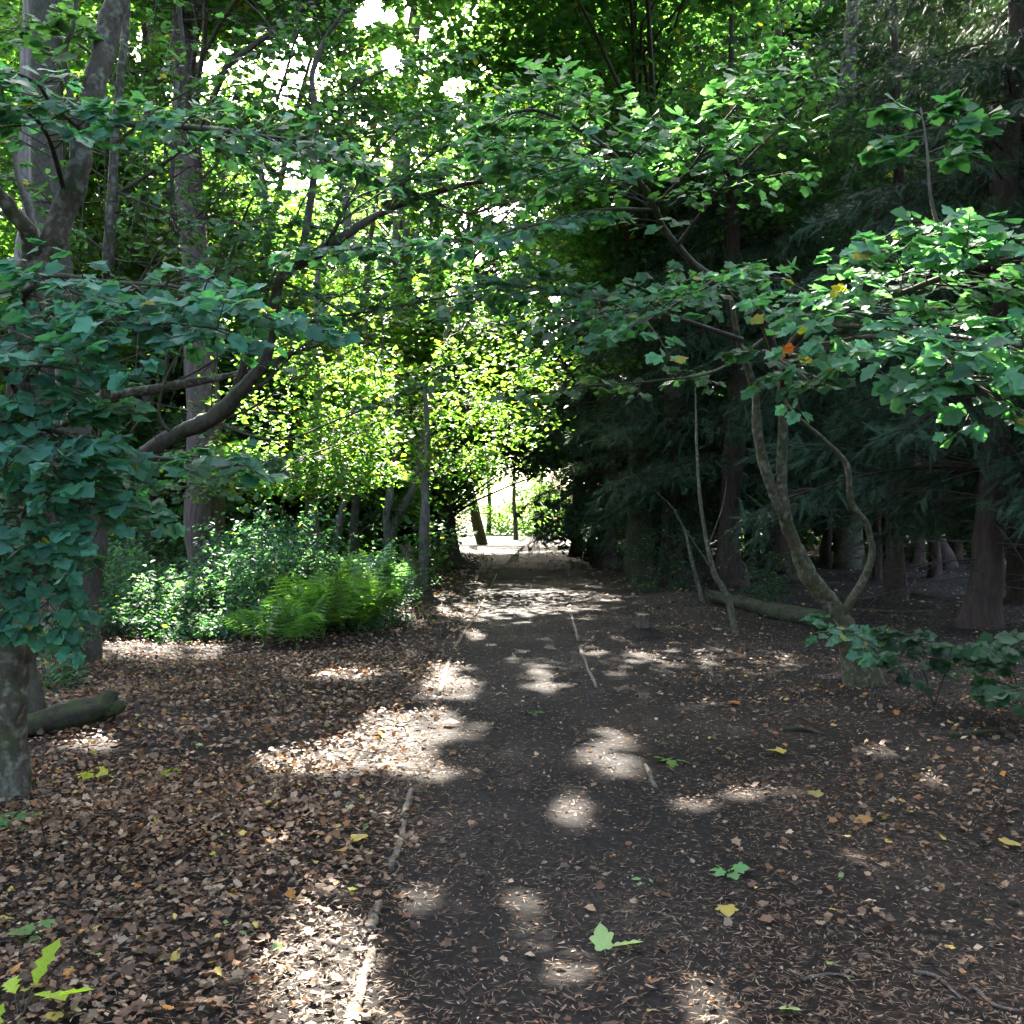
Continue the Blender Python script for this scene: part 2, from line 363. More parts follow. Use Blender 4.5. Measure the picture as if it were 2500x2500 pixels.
# the trodden path: a sheet of its own with a ragged edge
ys = np.concatenate([np.arange(.5, 30, .2), np.arange(30, 100, 1.0)])
rows = []
for y in ys:
    l = -.72 - .1 * math.sin(y * 1.7) - .06 * math.sin(y * 4.3 + 1); r = .85 + .004 * y + .12 * math.sin(y * 1.1 + 2) + .06 * math.sin(y * 5.1)
    xs_ = path_mid(y) + np.linspace(l, r, 9)
    rows.append(np.column_stack([xs_, np.full(9, y), H(xs_, np.full(9, y)) + np.array([-.012, .006, .012, .012, .012, .012, .012, .006, -.012])]))
v = np.concatenate(rows); i = np.arange(len(v)).reshape(-1, 9)
a, b, c, d = i[:-1, :-1].ravel(), i[:-1, 1:].ravel(), i[1:, 1:].ravel(), i[1:, :-1].ravel()
path = link('path', raw_mesh('path', v, np.concatenate([np.column_stack([a, b, c]), np.column_stack([a, c, d])]), M_PATH, smooth=True), kind='structure')

# ================================================================== TREE BUILDING
def limb_part(root, base, name, pts, rad, mat, n=None, sides=10, bump=.06, label=None):
    n = n or max(8, 5 * len(pts))
    q, r = spline(pts, rad, n)
    w = np.cumsum(rng.normal(0, 1, (n, 3)), axis=0); w = (w - w[0]) - (w[-1] - w[0]) * np.linspace(0, 1, n)[:, None]
    q = q + w * (r[:, None] * .09) * np.sin(np.linspace(0, math.pi, n))[:, None]
    r = r * (1 + .10 * np.interp(np.arange(n), np.linspace(0, n - 1, max(4, n // 3)), rng.normal(0, 1, max(4, n // 3))))
    v, t = tube(q, r, sides, bump, seed=rng.random() * 9)
    link(name, raw_mesh(name, v - base, t, mat, smooth=True), root, label=label)
    return q
def px_line(l): return np.array([P(*a) for a in l])
def side_spray(q, t0, t1, n_side, Lmax, leaf, tw, lv, colr, yellow=.012, flat=.22, drop=-.05, dens=1.0, aim=None, face=.55):
    """side twigs, sub-twigs and leaves along a limb polyline q"""
    M = len(q); tan = norm(np.gradient(q, axis=0)); up = np.array([0, 0, 1.0])
    for k in range(n_side):
        t = t0 + (t1 - t0) * (k + rng.random()) / n_side
        i = min(int(t * (M - 1)), M - 1); p = q[i]; tg = tan[i]
        side = norm(np.cross(up, tg) + 1e-6) * (1 if k % 2 else -1)
        dr = norm(tg * rng.uniform(.4, .9) + side * rng.uniform(.6, 1.1) + up * rng.normal(drop, flat) + (0 if aim is None else np.asarray(aim)))
        L = Lmax * rng.uniform(.45, 1.0) * (1 - .45 * (t - t0) / max(t1 - t0, .01))
        s = np.linspace(0, 1, 5)[:, None]
        tp = p + dr * L * s + np.array([0, 0, -.10 * L]) * s ** 2 + rng.normal(0, .015, 3) * s
        tw.append((tp, np.linspace(.006, .002, 5) * (0.6 + L * .5)))
        ns = max(3, int(L / .11 * dens))
        for j in range(ns):
            f = .15 + .85 * (j + .5) / ns; b = tp[0] + (tp[-1] - tp[0]) * f; b[2] = np.interp(f, s[:, 0], tp[:, 2])
            sd = norm(np.cross(up, dr)) * (1 if j % 2 else -1)
            d2 = norm(dr * rng.uniform(.5, 1) + sd * rng.uniform(.5, 1.1) + up * rng.normal(-.02, .2))
            l2 = rng.uniform(.08, .3) * min(1, L) * (1.15 - .5 * f)
            sp = b + d2 * l2 * s + np.array([0, 0, -.05 * l2]) * s ** 2
            tw.append((sp, np.linspace(.0025, .0012, 5)))
            m = rng.integers(3, 6)
            fr = np.concatenate([[1.0], rng.uniform(.3, 1, m - 1)])
            pos = b + d2 * l2 * fr[:, None]
            dd = norm(d2 + norm(np.cross(up, d2)) * rng.normal(0, .8, (m, 1)) + up * rng.normal(-.22, .2, (m, 1)))
            pos = pos + dd * leaf * .35          # leaf stalk
            nn = norm(np.column_stack([rng.normal(0, .5, m), rng.normal(-face, .5, m), np.ones(m)]))
            lv.add(pos, dd, nn, leaf * rng.uniform(.45, 1.2, m), jit_col(colr, m, yellow))
def finish_tree(root, base, tw, lv, tpl, leafmat=M_LEAF, twigmat=M_TWIG, singles=0, single_tpl=None, gaps=False, carve=True):
    base = np.asarray(base)
    if tw:
        by = {}
        if carve:
            mids = np.array([a[0][len(a[0]) // 2] for a in tw]); k = keep_mask(mids, .12, False) | (mids[:, 2] < 2.2)
            tw = [a for a, b in zip(tw, k) if b]
        for p, r in tw: by.setdefault(len(p), []).append((p, r))
        V, T, o = [], [], 0
        for k, l in by.items():
            v, t = tubes_np(np.array([a[0] for a in l]), np.array([a[1] for a in l]), 3)
            V.append(v); T.append(t + o); o += len(v)
        if V: link('twigs', raw_mesh('twigs', np.concatenate(V) - base, np.concatenate(T), twigmat), root, kind='stuff')
    if lv is None or not lv.p: return
    p, d, n, s, c = lv.cat()
    if carve:
        k = keep_mask(p + d * s[:, None] * .5, s, gaps); p, d, n, s, c = p[k], d[k], n[k], s[k], c[k]
    if singles:
        sx = CX + p[:, 0] / p[:, 1] * F; sy = HY - (p[:, 2] - CH) / p[:, 1] * F
        vis = (sx > -10) & (sx < 1945) & (sy > -10) & (sy < 1945) & (p[:, 1] > 1)
        sc = np.where(vis, s / np.maximum(p[:, 1], .5), 0)
        pick = np.argsort(-sc)[:singles]
        fr = frames(d, n)
        from mathutils import Matrix
        for i in pick:
            o = link('leaf', single_tpl[int(rng.integers(len(single_tpl)))], root)
            m3 = Matrix(fr[i].T.tolist()).to_4x4()
            o.matrix_local = Matrix.Translation(Vector((p[i] - base).tolist())) @ m3 @ Matrix.Scale(float(s[i]), 4)
            o.color = (*c[i].tolist(), 1)
        rest = np.ones(len(p), bool); rest[pick] = False
        p, d, n, s, c = p[rest], d[rest], n[rest], s[rest], c[rest]
    link('foliage', leaf_mesh('foliage', tpl, p, d, n, s, c, leafmat, base), root, kind='stuff')
SINGLE = []
for i, (cup, dr, cu) in enumerate([(.10, .14, .02), (.2, .08, .03), (.02, .25, .02), (.14, .18, -.03)]):
    v, t = leaf_template(MAPLE_HI, .38, cup, dr, cu)
    k = len(v)                                      # leaf stalk
    v = np.concatenate([v, [(0, -.012, .0), (0, .012, 0), (-.4, 0, .1)]]); t = np.concatenate([t, [(k, k + 1, k + 2)]])
    SINGLE.append(raw_mesh('sycamore_leaf', v, t, M_LEAFO))
BOOST = 1.9
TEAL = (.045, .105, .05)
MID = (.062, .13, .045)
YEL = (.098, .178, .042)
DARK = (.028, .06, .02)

# ---------- near sycamore on the right, bent low trunk
def right_sycamore():
    trunk = px_line([(1632, 1300, 9.7), (1612, 1240, 9.68), (1582, 1172, 9.6), (1536, 1109, 9.5), (1503, 1043, 9.4), (1482, 975, 9.3), (1472, 910, 9.2), (1476, 800, 9.1), (1470, 690, 8.9), (1440, 610, 8.5)])
    trunk[0][2] = H(trunk[0][0], trunk[0][1]) - .22; trunk[0][0] += .03
    base = np.array([trunk[0][0], trunk[0][1], float(H(trunk[0][0], trunk[0][1]))])
    root = thing('sycamore_tree', base, 'bent sycamore with pale mottled curving stems at right, low trunk leaning left', 'tree')
    limb_part(root, base, 'trunk', trunk, [.24, .125, .1, .085, .072, .062, .046, .042, .037, .028], M_BARK_SYC2, 70, 16, .10)
    L = lambda nm, l, r, **k: limb_part(root, base, nm, px_line(l), r, k.pop('mat', M_BARK_DARK), **k)
    L('stem', [(1482, 978, 9.3), (1452, 910, 9.25), (1432, 820, 9.2), (1425, 740, 9.1), (1395, 640, 8.8), (1380, 560, 8.6)], [.055, .05, .045, .04, .03, .015], mat=M_BARK_SYC2)
    L('stem', [(1578, 1170, 9.6), (1600, 1140, 9.5), (1628, 1095, 9.4), (1648, 1040, 9.3), (1640, 990, 9.2), (1610, 945, 9.1), (1602, 880, 9.0), (1560, 832, 8.9), (1505, 785, 8.8), (1470, 740, 8.8)], [.05, .042, .036, .032, .029, .026, .024, .02, .017, .01], mat=M_BARK_SYC2, sides=10)
    c_ = L('limb', [(1471, 700, 8.9), (1440, 600, 8.3), (1385, 552, 7.9), (1310, 492, 7.5), (1256, 430, 7.2), (1226, 365, 7), (1160, 290, 6.8), (1085, 235, 6.6), (1010, 205, 6.4), (950, 215, 6.3)], [.045, .04, .035, .03, .026, .022, .018, .014, .01, .005])
    d_ = L('limb', [(1236, 385, 7.05), (1300, 320, 6.8), (1365, 230, 6.5), (1420, 165, 6.3), (1480, 120, 6.1)], [.015, .012, .009, .007, .004])
    d2 = L('limb', [(1280, 460, 7.3), (1340, 380, 6.9), (1420, 290, 6.5), (1475, 235, 6.3)], [.014, .011, .008, .004])
    e_ = L('limb', [(1474, 760, 9), (1490, 660, 7.8), (1560, 600, 6.2), (1690, 555, 5.3), (1830, 505, 4.9), (1990, 470, 4.6)], [.04, .034, .026, .02, .013, .006])
    f_ = L('limb', [(1492, 665, 7.8), (1600, 640, 6), (1720, 640, 5.0), (1800, 690, 4.6), (1860, 740, 4.3)], [.025, .02, .014, .009, .004])
    f2 = L('limb', [(1560, 610, 6.2), (1700, 620, 5.0), (1850, 640, 4.4), (1990, 660, 4.1)], [.02, .014, .009, .004])
    g_ = L('limb', [(1630, 575, 5.6), (1690, 520, 5.2), (1715, 470, 5.0), (1740, 440, 4.9)], [.013, .01, .007, .003])
    h_ = L('limb', [(1400, 640, 8.5), (1280, 600, 7.6), (1150, 570, 7.0), (1020, 545, 6.6), (930, 530, 6.4)], [.025, .02, .014, .009, .004])
    i_ = L('limb', [(1240, 395, 7.1), (1130, 395, 6.8), (1000, 425, 6.3), (860, 455, 5.9), (700, 460, 5.6), (540, 470, 5.4)], [.014, .011, .009, .007, .005, .002])
    j_ = L('limb', [(1430, 600, 8.5), (1380, 520, 7.4), (1300, 560, 6.4), (1210, 610, 5.8)], [.02, .015, .01, .004])
    k_ = L('limb', [(1470, 690, 8.9), (1440, 660, 7), (1490, 690, 6), (1530, 720, 5.6)], [.015, .01, .008, .004])
    l_ = L('limb', [(1570, 1165, 9.6), (1590, 1190, 9.0), (1620, 1200, 8.5), (1660, 1230, 8.2)], [.008, .006, .005, .003])
    m_ = L('limb', [(1256, 430, 7.2), (1200, 330, 6.9), (1080, 300, 6.4), (940, 290, 6.1)], [.013, .01, .007, .003])
    n_ = L('limb', [(1800, 520, 4.95), (1760, 380, 4.8), (1750, 260, 4.9), (1740, 200, 5)], [.01, .008, .006, .003])
    o_ = L('limb', [(1440, 640, 8.5), (1350, 700, 7.8), (1230, 720, 7.2), (1100, 730, 7.0), (980, 750, 6.9)], [.015, .012, .009, .007, .003])
    tw, lv = [], Leaves()
    S = lambda q, t0, t1, n, Lm, leaf, **k: side_spray(q, t0, t1, int(n * BOOST * .78), Lm, leaf, tw=tw, lv=lv, **k)
    S(c_, .45, 1, 28, 1.0, .085, colr=(0.094, 0.204, 0.091))
    S(d_, .25, 1, 16, .65, .085, colr=(0.094, 0.212, 0.091))
    S(d2, .25, 1, 15, .65, .085, colr=(0.086, 0.195, 0.091))
    S(e_, .42, 1, 26, 1.0, .086, colr=(0.078, 0.195, 0.101), flat=.26)
    S(f_, .35, 1, 19, .75, .088, colr=(0.078, 0.195, 0.101), flat=.28)
    S(f2, .25, 1, 19, .8, .088, colr=(0.078, 0.195, 0.101), flat=.28)
    S(g_, .1, 1, 12, .65, .09, colr=(0.086, 0.195, 0.101), flat=.28)
    S(h_, .25, 1, 26, .95, .085, colr=(0.055, 0.130, 0.070))
    S(i_, .2, 1, 18, .45, .085, colr=(0.071, 0.171, 0.111), flat=.08)
    S(j_, .25, 1, 20, .85, .085, colr=(0.071, 0.171, 0.081), flat=.28)
    S(k_, .3, 1, 9, .45, .086, colr=TEAL)
    S(l_, .1, 1, 8, .35, .10, colr=(0.063, 0.146, 0.081), flat=.2)
    S(m_, .2, 1, 20, .85, .082, colr=(0.078, 0.180, 0.091))
    S(n_, .5, 1, 7, .4, .10, colr=(0.047, 0.130, 0.060), flat=.2)
    S(o_, .2, 1, 9, .5, .08, colr=(0.063, 0.130, 0.060))
    finish_tree(root, base, tw, lv, T_HI, singles=300, single_tpl=SINGLE)
    # two withered leaves caught in the sprays
    for (px, py, d, s, c) in [(1478, 655, 6.3, .085, (.5, .13, .02)), (1486, 650, 6.3, .07, (.42, .1, .015))]:
        o = link('withered_leaf', SINGLE[1], root, Vector((P(px, py, d) - base).tolist()), label='withered orange leaf hanging below the green sprays')
        o.scale = (s,) * 3; o.rotation_euler = (R(80), R(60), rng.random() * 2); o.color = (*c, 1)
right_sycamore()

# ---------- near sycamore at the left edge
def left_sycamore():
    trunk = px_line([(22, 1525, 5.7), (24, 1440, 5.7), (18, 1320, 5.7), (22, 1180, 5.7), (36, 1000, 5.7), (42, 800, 5.75), (52, 620, 5.8), (66, 500, 5.85)])
    trunk[0][2] = H(trunk[0][0], trunk[0][1]) - .06
    base = np.array([trunk[0][0], trunk[0][1], float(H(trunk[0][0], trunk[0][1]))])
    root = thing('sycamore_tree', base, 'tall forked sycamore with blue-green leaves at the left edge', 'tree')
    limb_part(root, base, 'trunk', trunk, [.135, .108, .1, .097, .097, .1, .105, .1], M_BARK_SYC, 70, 18, .10)
    L = lambda nm, l, r, **k: limb_part(root, base, nm, px_line(l), r, k.pop('mat', M_BARK_DARK), **k)
    L('stem', [(66, 520, 5.85), (98, 455, 5.85), (140, 345, 5.9), (162, 230, 5.9), (192, 120, 5.95), (228, 0, 6), (262, -140, 6), (290, -330, 6)], [.09, .082, .07, .068, .07, .068, .06, .05], mat=M_BARK_SYC, n=50, sides=16)
    L('stem', [(62, 500, 5.85), (52, 440, 5.7), (22, 395, 5.6), (-10, 360, 5.5), (-80, 300, 5.3)], [.065, .052, .045, .042, .035], mat=M_BARK_SYC)
    L('stem', [(75, 470, 5.85), (60, 420, 6), (30, 330, 6.1), (20, 250, 6.2)], [.03, .022, .016, .01])
    c_ = L('limb', [(172, 232, 5.9), (260, 232, 5.75), (370, 240, 5.6), (470, 250, 5.5), (580, 265, 5.4), (660, 290, 5.3)], [.022, .018, .014, .011, .008, .004])
    c2 = L('limb', [(150, 300, 5.9), (135, 200, 5.8), (118, 110, 5.8), (135, 40, 5.8), (145, -60, 5.8)], [.02, .018, .016, .014, .012])
    d_ = L('limb', [(48, 720, 5.75), (110, 640, 5.4), (220, 590, 5.2), (350, 580, 5.1), (450, 590, 5.0), (545, 605, 4.95)], [.03, .024, .018, .013, .009, .004])
    d2 = L('limb', [(50, 640, 5.8), (40, 560, 5.2), (90, 540, 4.9), (160, 560, 4.8), (230, 600, 4.7)], [.025, .02, .014, .01, .004])
    e_ = L('limb', [(42, 900, 5.7), (120, 885, 5.5), (240, 865, 5.35), (360, 870, 5.2), (480, 880, 5.1)], [.028, .022, .016, .011, .004])
    e2 = L('limb', [(42, 820, 5.7), (60, 780, 5.2), (100, 770, 4.9), (150, 760, 4.8)], [.025, .018, .012, .005])
    f_ = L('limb', [(36, 1000, 5.7), (60, 1000, 5.3), (85, 1040, 5.05), (92, 1110, 4.95), (88, 1180, 4.9)], [.02, .016, .012, .008, .004])
    g_ = L('limb', [(40, 860, 5.7), (10, 800, 5.1), (-30, 770, 4.8), (-90, 760, 4.6)], [.02, .015, .01, .005])
    g2 = L('limb', [(38, 930, 5.7), (20, 920, 5.0), (60, 900, 4.7), (130, 905, 4.6)], [.02, .014, .009, .004])
    g3 = L('limb', [(36, 980, 5.7), (10, 1000, 5.1), (0, 1060, 4.9), (10, 1150, 4.8)], [.016, .012, .008, .004])
    h_ = L('limb', [(118, 360, 5.9), (90, 260, 5.4), (50, 210, 5.1), (-10, 190, 4.9)], [.016, .012, .009, .004])
    w_ = L('limb', [(200, 960, 5.6), (180, 1010, 5.4), (140, 1090, 5.2), (100, 1180, 5.1)], [.006, .005, .004, .003])
    tw, lv = [], Leaves()
    S = lambda q, t0, t1, n, Lm, leaf, **k: side_spray(q, t0, t1, int(n * BOOST), Lm, leaf, tw=tw, lv=lv, **k)
    S(c_, .2, 1, 18, .6, .08, colr=(0.073, 0.167, 0.096), yellow=.01, flat=.18)
    S(c2, .1, .9, 6, .4, .09, colr=(0.064, 0.131, 0.060))
    S(d_, .15, 1, 14, .8, .088, colr=(0.066, 0.186, 0.125), yellow=.01)
    S(d2, .2, 1, 8, .6, .086, colr=(0.066, 0.186, 0.121), yellow=.01)
    S(e_, .1, 1, 13, .7, .085, colr=(0.066, 0.186, 0.121), yellow=.01)
    S(e2, .15, 1, 9, .6, .085, colr=(0.066, 0.186, 0.121), yellow=.01)
    S(f_, .1, 1, 12, .45, .085, colr=(0.062, 0.176, 0.113), yellow=.015, drop=-.3)
    S(g_, .1, 1, 8, .55, .084, colr=(0.066, 0.186, 0.125), yellow=.01)
    S(g2, .1, 1, 8, .55, .084, colr=(0.066, 0.186, 0.121), yellow=.01, drop=-.2)
    S(g3, .1, 1, 10, .45, .084, colr=(0.062, 0.176, 0.113), yellow=.01, drop=-.3)
    S(h_, .2, 1, 10, .65, .085, colr=(0.062, 0.167, 0.101), yellow=.01)
    for l in ([(45, 640, 5.75), (90, 590, 5.1), (200, 610, 4.8), (320, 610, 4.7), (420, 620, 4.65)], [(45, 700, 5.75), (30, 690, 5.0), (80, 690, 4.6), (160, 700, 4.5)], [(45, 560, 5.8), (80, 520, 5.2), (200, 530, 4.9), (330, 540, 4.8), (420, 560, 4.75)],
              [(40, 780, 5.75), (50, 800, 5.0), (90, 810, 4.8), (130, 820, 4.7), (170, 840, 4.7)], [(40, 880, 5.7), (90, 930, 5.1), (170, 950, 4.9), (230, 950, 4.85)], [(40, 840, 5.7), (20, 850, 5.0), (50, 850, 4.5), (110, 860, 4.4)],
              [(45, 620, 5.8), (20, 600, 5.1), (20, 620, 4.7), (60, 640, 4.5)], [(38, 960, 5.7), (50, 960, 5.0), (40, 980, 4.6), (60, 1010, 4.5)], [(160, 250, 5.9), (100, 200, 5.4), (60, 150, 5.1), (-20, 120, 5)], [(40, 760, 5.7), (-10, 660, 5.1), (-60, 600, 4.9), (-120, 580, 4.8)]):
        q = L('limb', l, np.linspace(.018, .004, len(l)))
        S(q, .15, 1, 8, .6, .086, colr=(0.066, 0.182, 0.121), yellow=.01, flat=.3)
    for pp in ((90, 1012, 4.85, .12), (98, 1022, 4.85, .11)):
        lv.add(P(*pp[:3])[None], np.array([[.6, -.4, -.5]]), np.array([[.1, -.8, .6]]), np.array([pp[3]]), np.array([[.34, .36, .03]]))
    finish_tree(root, base, tw, lv, T_HI, singles=300, single_tpl=SINGLE)
left_sycamore()

# ---------- twin stem just behind it
def stem_tree(name, label, pts, rad, mat, parts=(), n=40, sides=14, bump=.07, group=None):
    trunk = px_line(pts) if len(pts[0]) == 3 else np.asarray(pts)
    zb = float(H(trunk[0][0], trunk[0][1])); trunk[0][2] = zb - .15
    base = np.array([trunk[0][0], trunk[0][1], zb])
    root = thing(name, base, label, 'tree', group)
    limb_part(root, base, 'trunk', trunk, rad, mat, n, sides, bump)
    for p in parts: limb_part(root, base, p[0], px_line(p[1]), p[2], p[3] if len(p) > 3 else mat)
    return root, base
stem_tree('maple_tree', 'dark upright trunk close behind the trunk at the left edge', [(58, 1372, 7.5), (52, 1280, 7.5), (44, 1190, 7.5), (48, 1000, 7.6), (70, 800, 7.7), (60, 500, 7.8)], [.13, .095, .09, .085, .075, .05], M_BARK_DARK)
stem_tree('maple_tree', 'thick black trunk behind the hanging leaves at far left', [(128, 1190, 14), (135, 1100, 14), (138, 980, 14), (130, 800, 14), (95, 500, 14), (80, 200, 14), (75, -100, 14)], [.34, .27, .25, .24, .23, .22, .2], M_BARK_DARK)

# ---------- spreading maple on the left with long curved limbs
def left_maple():
    d0 = 11.0
    trunk = px_line([(165, 1252, d0), (166, 1160, d0), (176, 1050, d0), (190, 965, d0), (235, 900, 10.6), (300, 845, 10.2), (356, 818, 10), (400, 795, 9.8), (460, 740, 9.6), (498, 690, 9.5), (512, 620, 9.4), (530, 530, 9.3), (605, 478, 9.2), (720, 402, 9.1), (870, 347, 9), (1010, 335, 9)])
    trunk[0][2] = H(trunk[0][0], trunk[0][1]) - .05
    base = np.array([trunk[0][0], trunk[0][1], float(H(trunk[0][0], trunk[0][1]))])
    root = thing('maple_tree', base, 'spreading maple with long limbs curving right above the green undergrowth', 'tree')
    limb_part(root, base, 'trunk', trunk, [.18, .135, .125, .13, .1, .085, .085, .08, .07, .06, .055, .055, .05, .035, .02, .008], M_BARK_DARK, 110, 14, .08)
    L = lambda nm, l, r, **k: limb_part(root, base, nm, px_line(l), r, k.pop('mat', M_BARK_DARK), **k)
    L('limb', [(190, 970, d0), (150, 1010, 11), (120, 1050, 11), (95, 1080, 11)], [.08, .05, .04, .03], mat=M_BARK_SYC)
    b_ = L('limb', [(120, 800, 10.8), (173, 760, 10.4), (306, 730, 10), (464, 700, 9.7), (545, 668, 9.5), (640, 640, 9.3)], [.05, .06, .045, .03, .018, .006], mat=M_BARK_SYC)
    c_ = L('limb', [(300, 830, 10.2), (396, 790, 9.9), (430, 752, 9.8), (452, 705, 9.7), (478, 640, 9.6), (520, 560, 9.5)], [.035, .04, .042, .036, .03, .015])
    L('limb', [(308, 728, 10), (318, 650, 9.9), (335, 570, 9.8), (330, 500, 9.7)], [.022, .018, .015, .008])
    e_ = L('limb', [(190, 960, 11), (195, 800, 10), (205, 600, 9.3), (203, 500, 9), (206, 380, 9), (213, 270, 9), (222, 170, 9), (232, 60, 9), (240, -60, 9), (250, -300, 9)], [.06, .055, .05, .05, .046, .043, .04, .036, .03, .02], mat=M_BARK_SYC, n=50)
    f_ = L('limb', [(222, 362, 9), (280, 325, 8.9), (330, 288, 8.8), (375, 245, 8.7), (450, 170, 8.6)], [.022, .018, .014, .012, .004])
    g_ = L('limb', [(540, 618, 9.4), (620, 600, 9.3), (780, 570, 9.1), (945, 540, 9), (1060, 500, 9)], [.016, .014, .011, .008, .004])
    h_ = L('limb', [(450, 720, 9.7), (470, 600, 10), (445, 540, 10.2), (428, 498, 10.3), (465, 440, 10.4), (500, 385, 10.5), (492, 300, 10.5), (505, 220, 10.5)], [.03, .026, .022, .02, .02, .018, .016, .008])
    h2 = L('limb', [(565, 500, 9.3), (590, 330, 9.5), (592, 215, 9.6), (584, 145, 9.7), (608, 75, 9.8), (645, 15, 9.9), (690, -90, 10)], [.035, .032, .03, .028, .026, .022, .015])
    h3 = L('limb', [(520, 190, 9.6), (545, 110, 9.6), (560, 30, 9.6), (565, -60, 9.6)], [.012, .012, .01, .008])
    i_ = L('limb', [(330, 440, 9.5), (322, 330, 9.5), (335, 180, 9.5), (345, 120, 9.5), (335, 0, 9.5), (330, -100, 9.5)], [.02, .022, .022, .02, .018, .015])
    i2 = L('limb', [(190, 660, 9.5), (300, 470, 9.3), (400, 380, 9.2), (480, 280, 9.1)], [.014, .012, .009, .004])
    j_ = L('limb', [(620, 470, 9.2), (660, 380, 9.2), (760, 340, 9.1), (900, 290, 9)], [.016, .013, .009, .004])
    k_ = L('limb', [(400, 795, 9.8), (520, 830, 9.3), (640, 790, 9.1), (760, 740, 9), (840, 700, 9)], [.014, .012, .009, .007, .003])
    for l, r in ([(356, 818, 10), (420, 765, 9.7), (478, 690, 9.5), (522, 610, 9.3)], .022), ([(306, 730, 10), (380, 695, 9.8), (455, 640, 9.6), (510, 580, 9.5)], .016), ([(400, 795, 9.8), (470, 772, 9.6), (545, 722, 9.4), (610, 688, 9.3)], .015), ([(335, 828, 10.1), (300, 785, 10), (312, 715, 9.9), (352, 640, 9.8)], .02), ([(250, 890, 10.5), (240, 830, 10.3), (280, 770, 10.1), (300, 700, 10)], .02), ([(464, 737, 9.6), (500, 720, 9.5), (560, 660, 9.4), (640, 610, 9.2), (740, 580, 9.1)], .018):
        L('limb', l, np.linspace(r, r * .3, len(l)))
    l_ = L('limb', [(205, 970, 10.9), (270, 930, 10.6), (350, 920, 10.4), (440, 900, 10.2)], [.035, .025, .016, .005])
    tw, lv = [], Leaves()
    S = lambda q, t0, t1, n, Lm, leaf, **k: side_spray(q, t0, t1, int(n * BOOST), Lm, leaf, tw=tw, lv=lv, **k)
    for q, t0, n, Lm in [(b_, .75, 6, .5), (c_, .75, 4, .5), (f_, .2, 12, .9), (g_, .15, 16, .6), (h_, .3, 10, .7), (h2, .3, 14, .9), (h3, .1, 8, .6), (i_, .1, 14, .8), (i2, .2, 12, .7), (j_, .2, 16, .9), (k_, .6, 6, .3), (l_, .3, 9, .5)]:
        S(q, t0, 1, n, Lm, .078, colr=(0.056, 0.116, 0.046), yellow=.02, flat=.3, dens=.7)
    for l in ([(190, 660, 9.5), (260, 560, 9.2), (360, 520, 9), (470, 500, 8.9)], [(220, 360, 9), (320, 400, 8.8), (430, 420, 8.7), (540, 400, 8.6)],
              [(213, 270, 9), (300, 200, 8.8), (420, 130, 8.7), (520, 60, 8.6)], [(222, 170, 9), (160, 90, 8.8), (60, 40, 8.6), (-40, 20, 8.5)], [(530, 530, 9.3), (620, 560, 9), (720, 520, 8.8), (830, 480, 8.7)], [(605, 478, 9.2), (700, 300, 9), (780, 220, 8.8), (860, 200, 8.7)], [(340, 870, 10), (400, 900, 9.6), (470, 880, 9.4), (540, 860, 9.3)],
              [(720, 402, 9.1), (800, 300, 8.8), (880, 260, 8.6), (960, 250, 8.4)], [(800, 370, 9.05), (880, 400, 8.8), (960, 380, 8.6), (1050, 360, 8.4)], [(605, 478, 9.2), (640, 420, 9), (720, 360, 8.8), (800, 330, 8.7)], [(500, 560, 9.4), (560, 400, 9.1), (620, 300, 9), (680, 230, 8.9)], [(430, 500, 10.3), (470, 380, 9.6), (540, 300, 9.2), (600, 260, 9)],
              [(205, 480, 9), (130, 420, 8.8), (60, 350, 8.7), (-20, 330, 8.6)], [(592, 215, 9.6), (680, 150, 9.4), (780, 110, 9.3), (870, 100, 9.2)]):
        qq = L('limb', l, np.linspace(.014, .004, len(l)))
        S(qq, .15, 1, 12, .8, .08, colr=(0.061, 0.127, 0.056), yellow=.02, flat=.32, dens=.75)
    q, r_ = spline(trunk, np.ones(len(trunk)), 160)
    S(q[95:], .05, 1, 30, 1.0, .08, colr=(0.056, 0.116, 0.054), yellow=.02, flat=.25, dens=.8)
    # bare crossing twigs among the limbs
    for k in range(230):
        x, y, d = rng.uniform(150, 720), (rng.uniform(-30, 560) if k < 180 else rng.uniform(600, 850)), rng.uniform(8.6, 12.5)
        a = rng.choice([rng.normal(-.4, .25), rng.normal(.35, .3), rng.normal(math.pi / 2, .3)]); l = rng.uniform(.5, 1.9)
        p0 = P(x, y, d); dr = np.array([math.cos(a), rng.normal(0, .35), math.sin(a)]); s = np.linspace(-.5, .5, 6)[:, None]
        tw.append((p0 + dr * l * s + np.array([0, 0, rng.normal(0, .25)]) * s ** 2 + rng.normal(0, .02, (6, 3)), np.linspace(.009, .003, 6) * rng.uniform(.5, 1.1)))
    finish_tree(root, base, tw, lv, T_MID, singles=260, single_tpl=SINGLE)
left_maple()

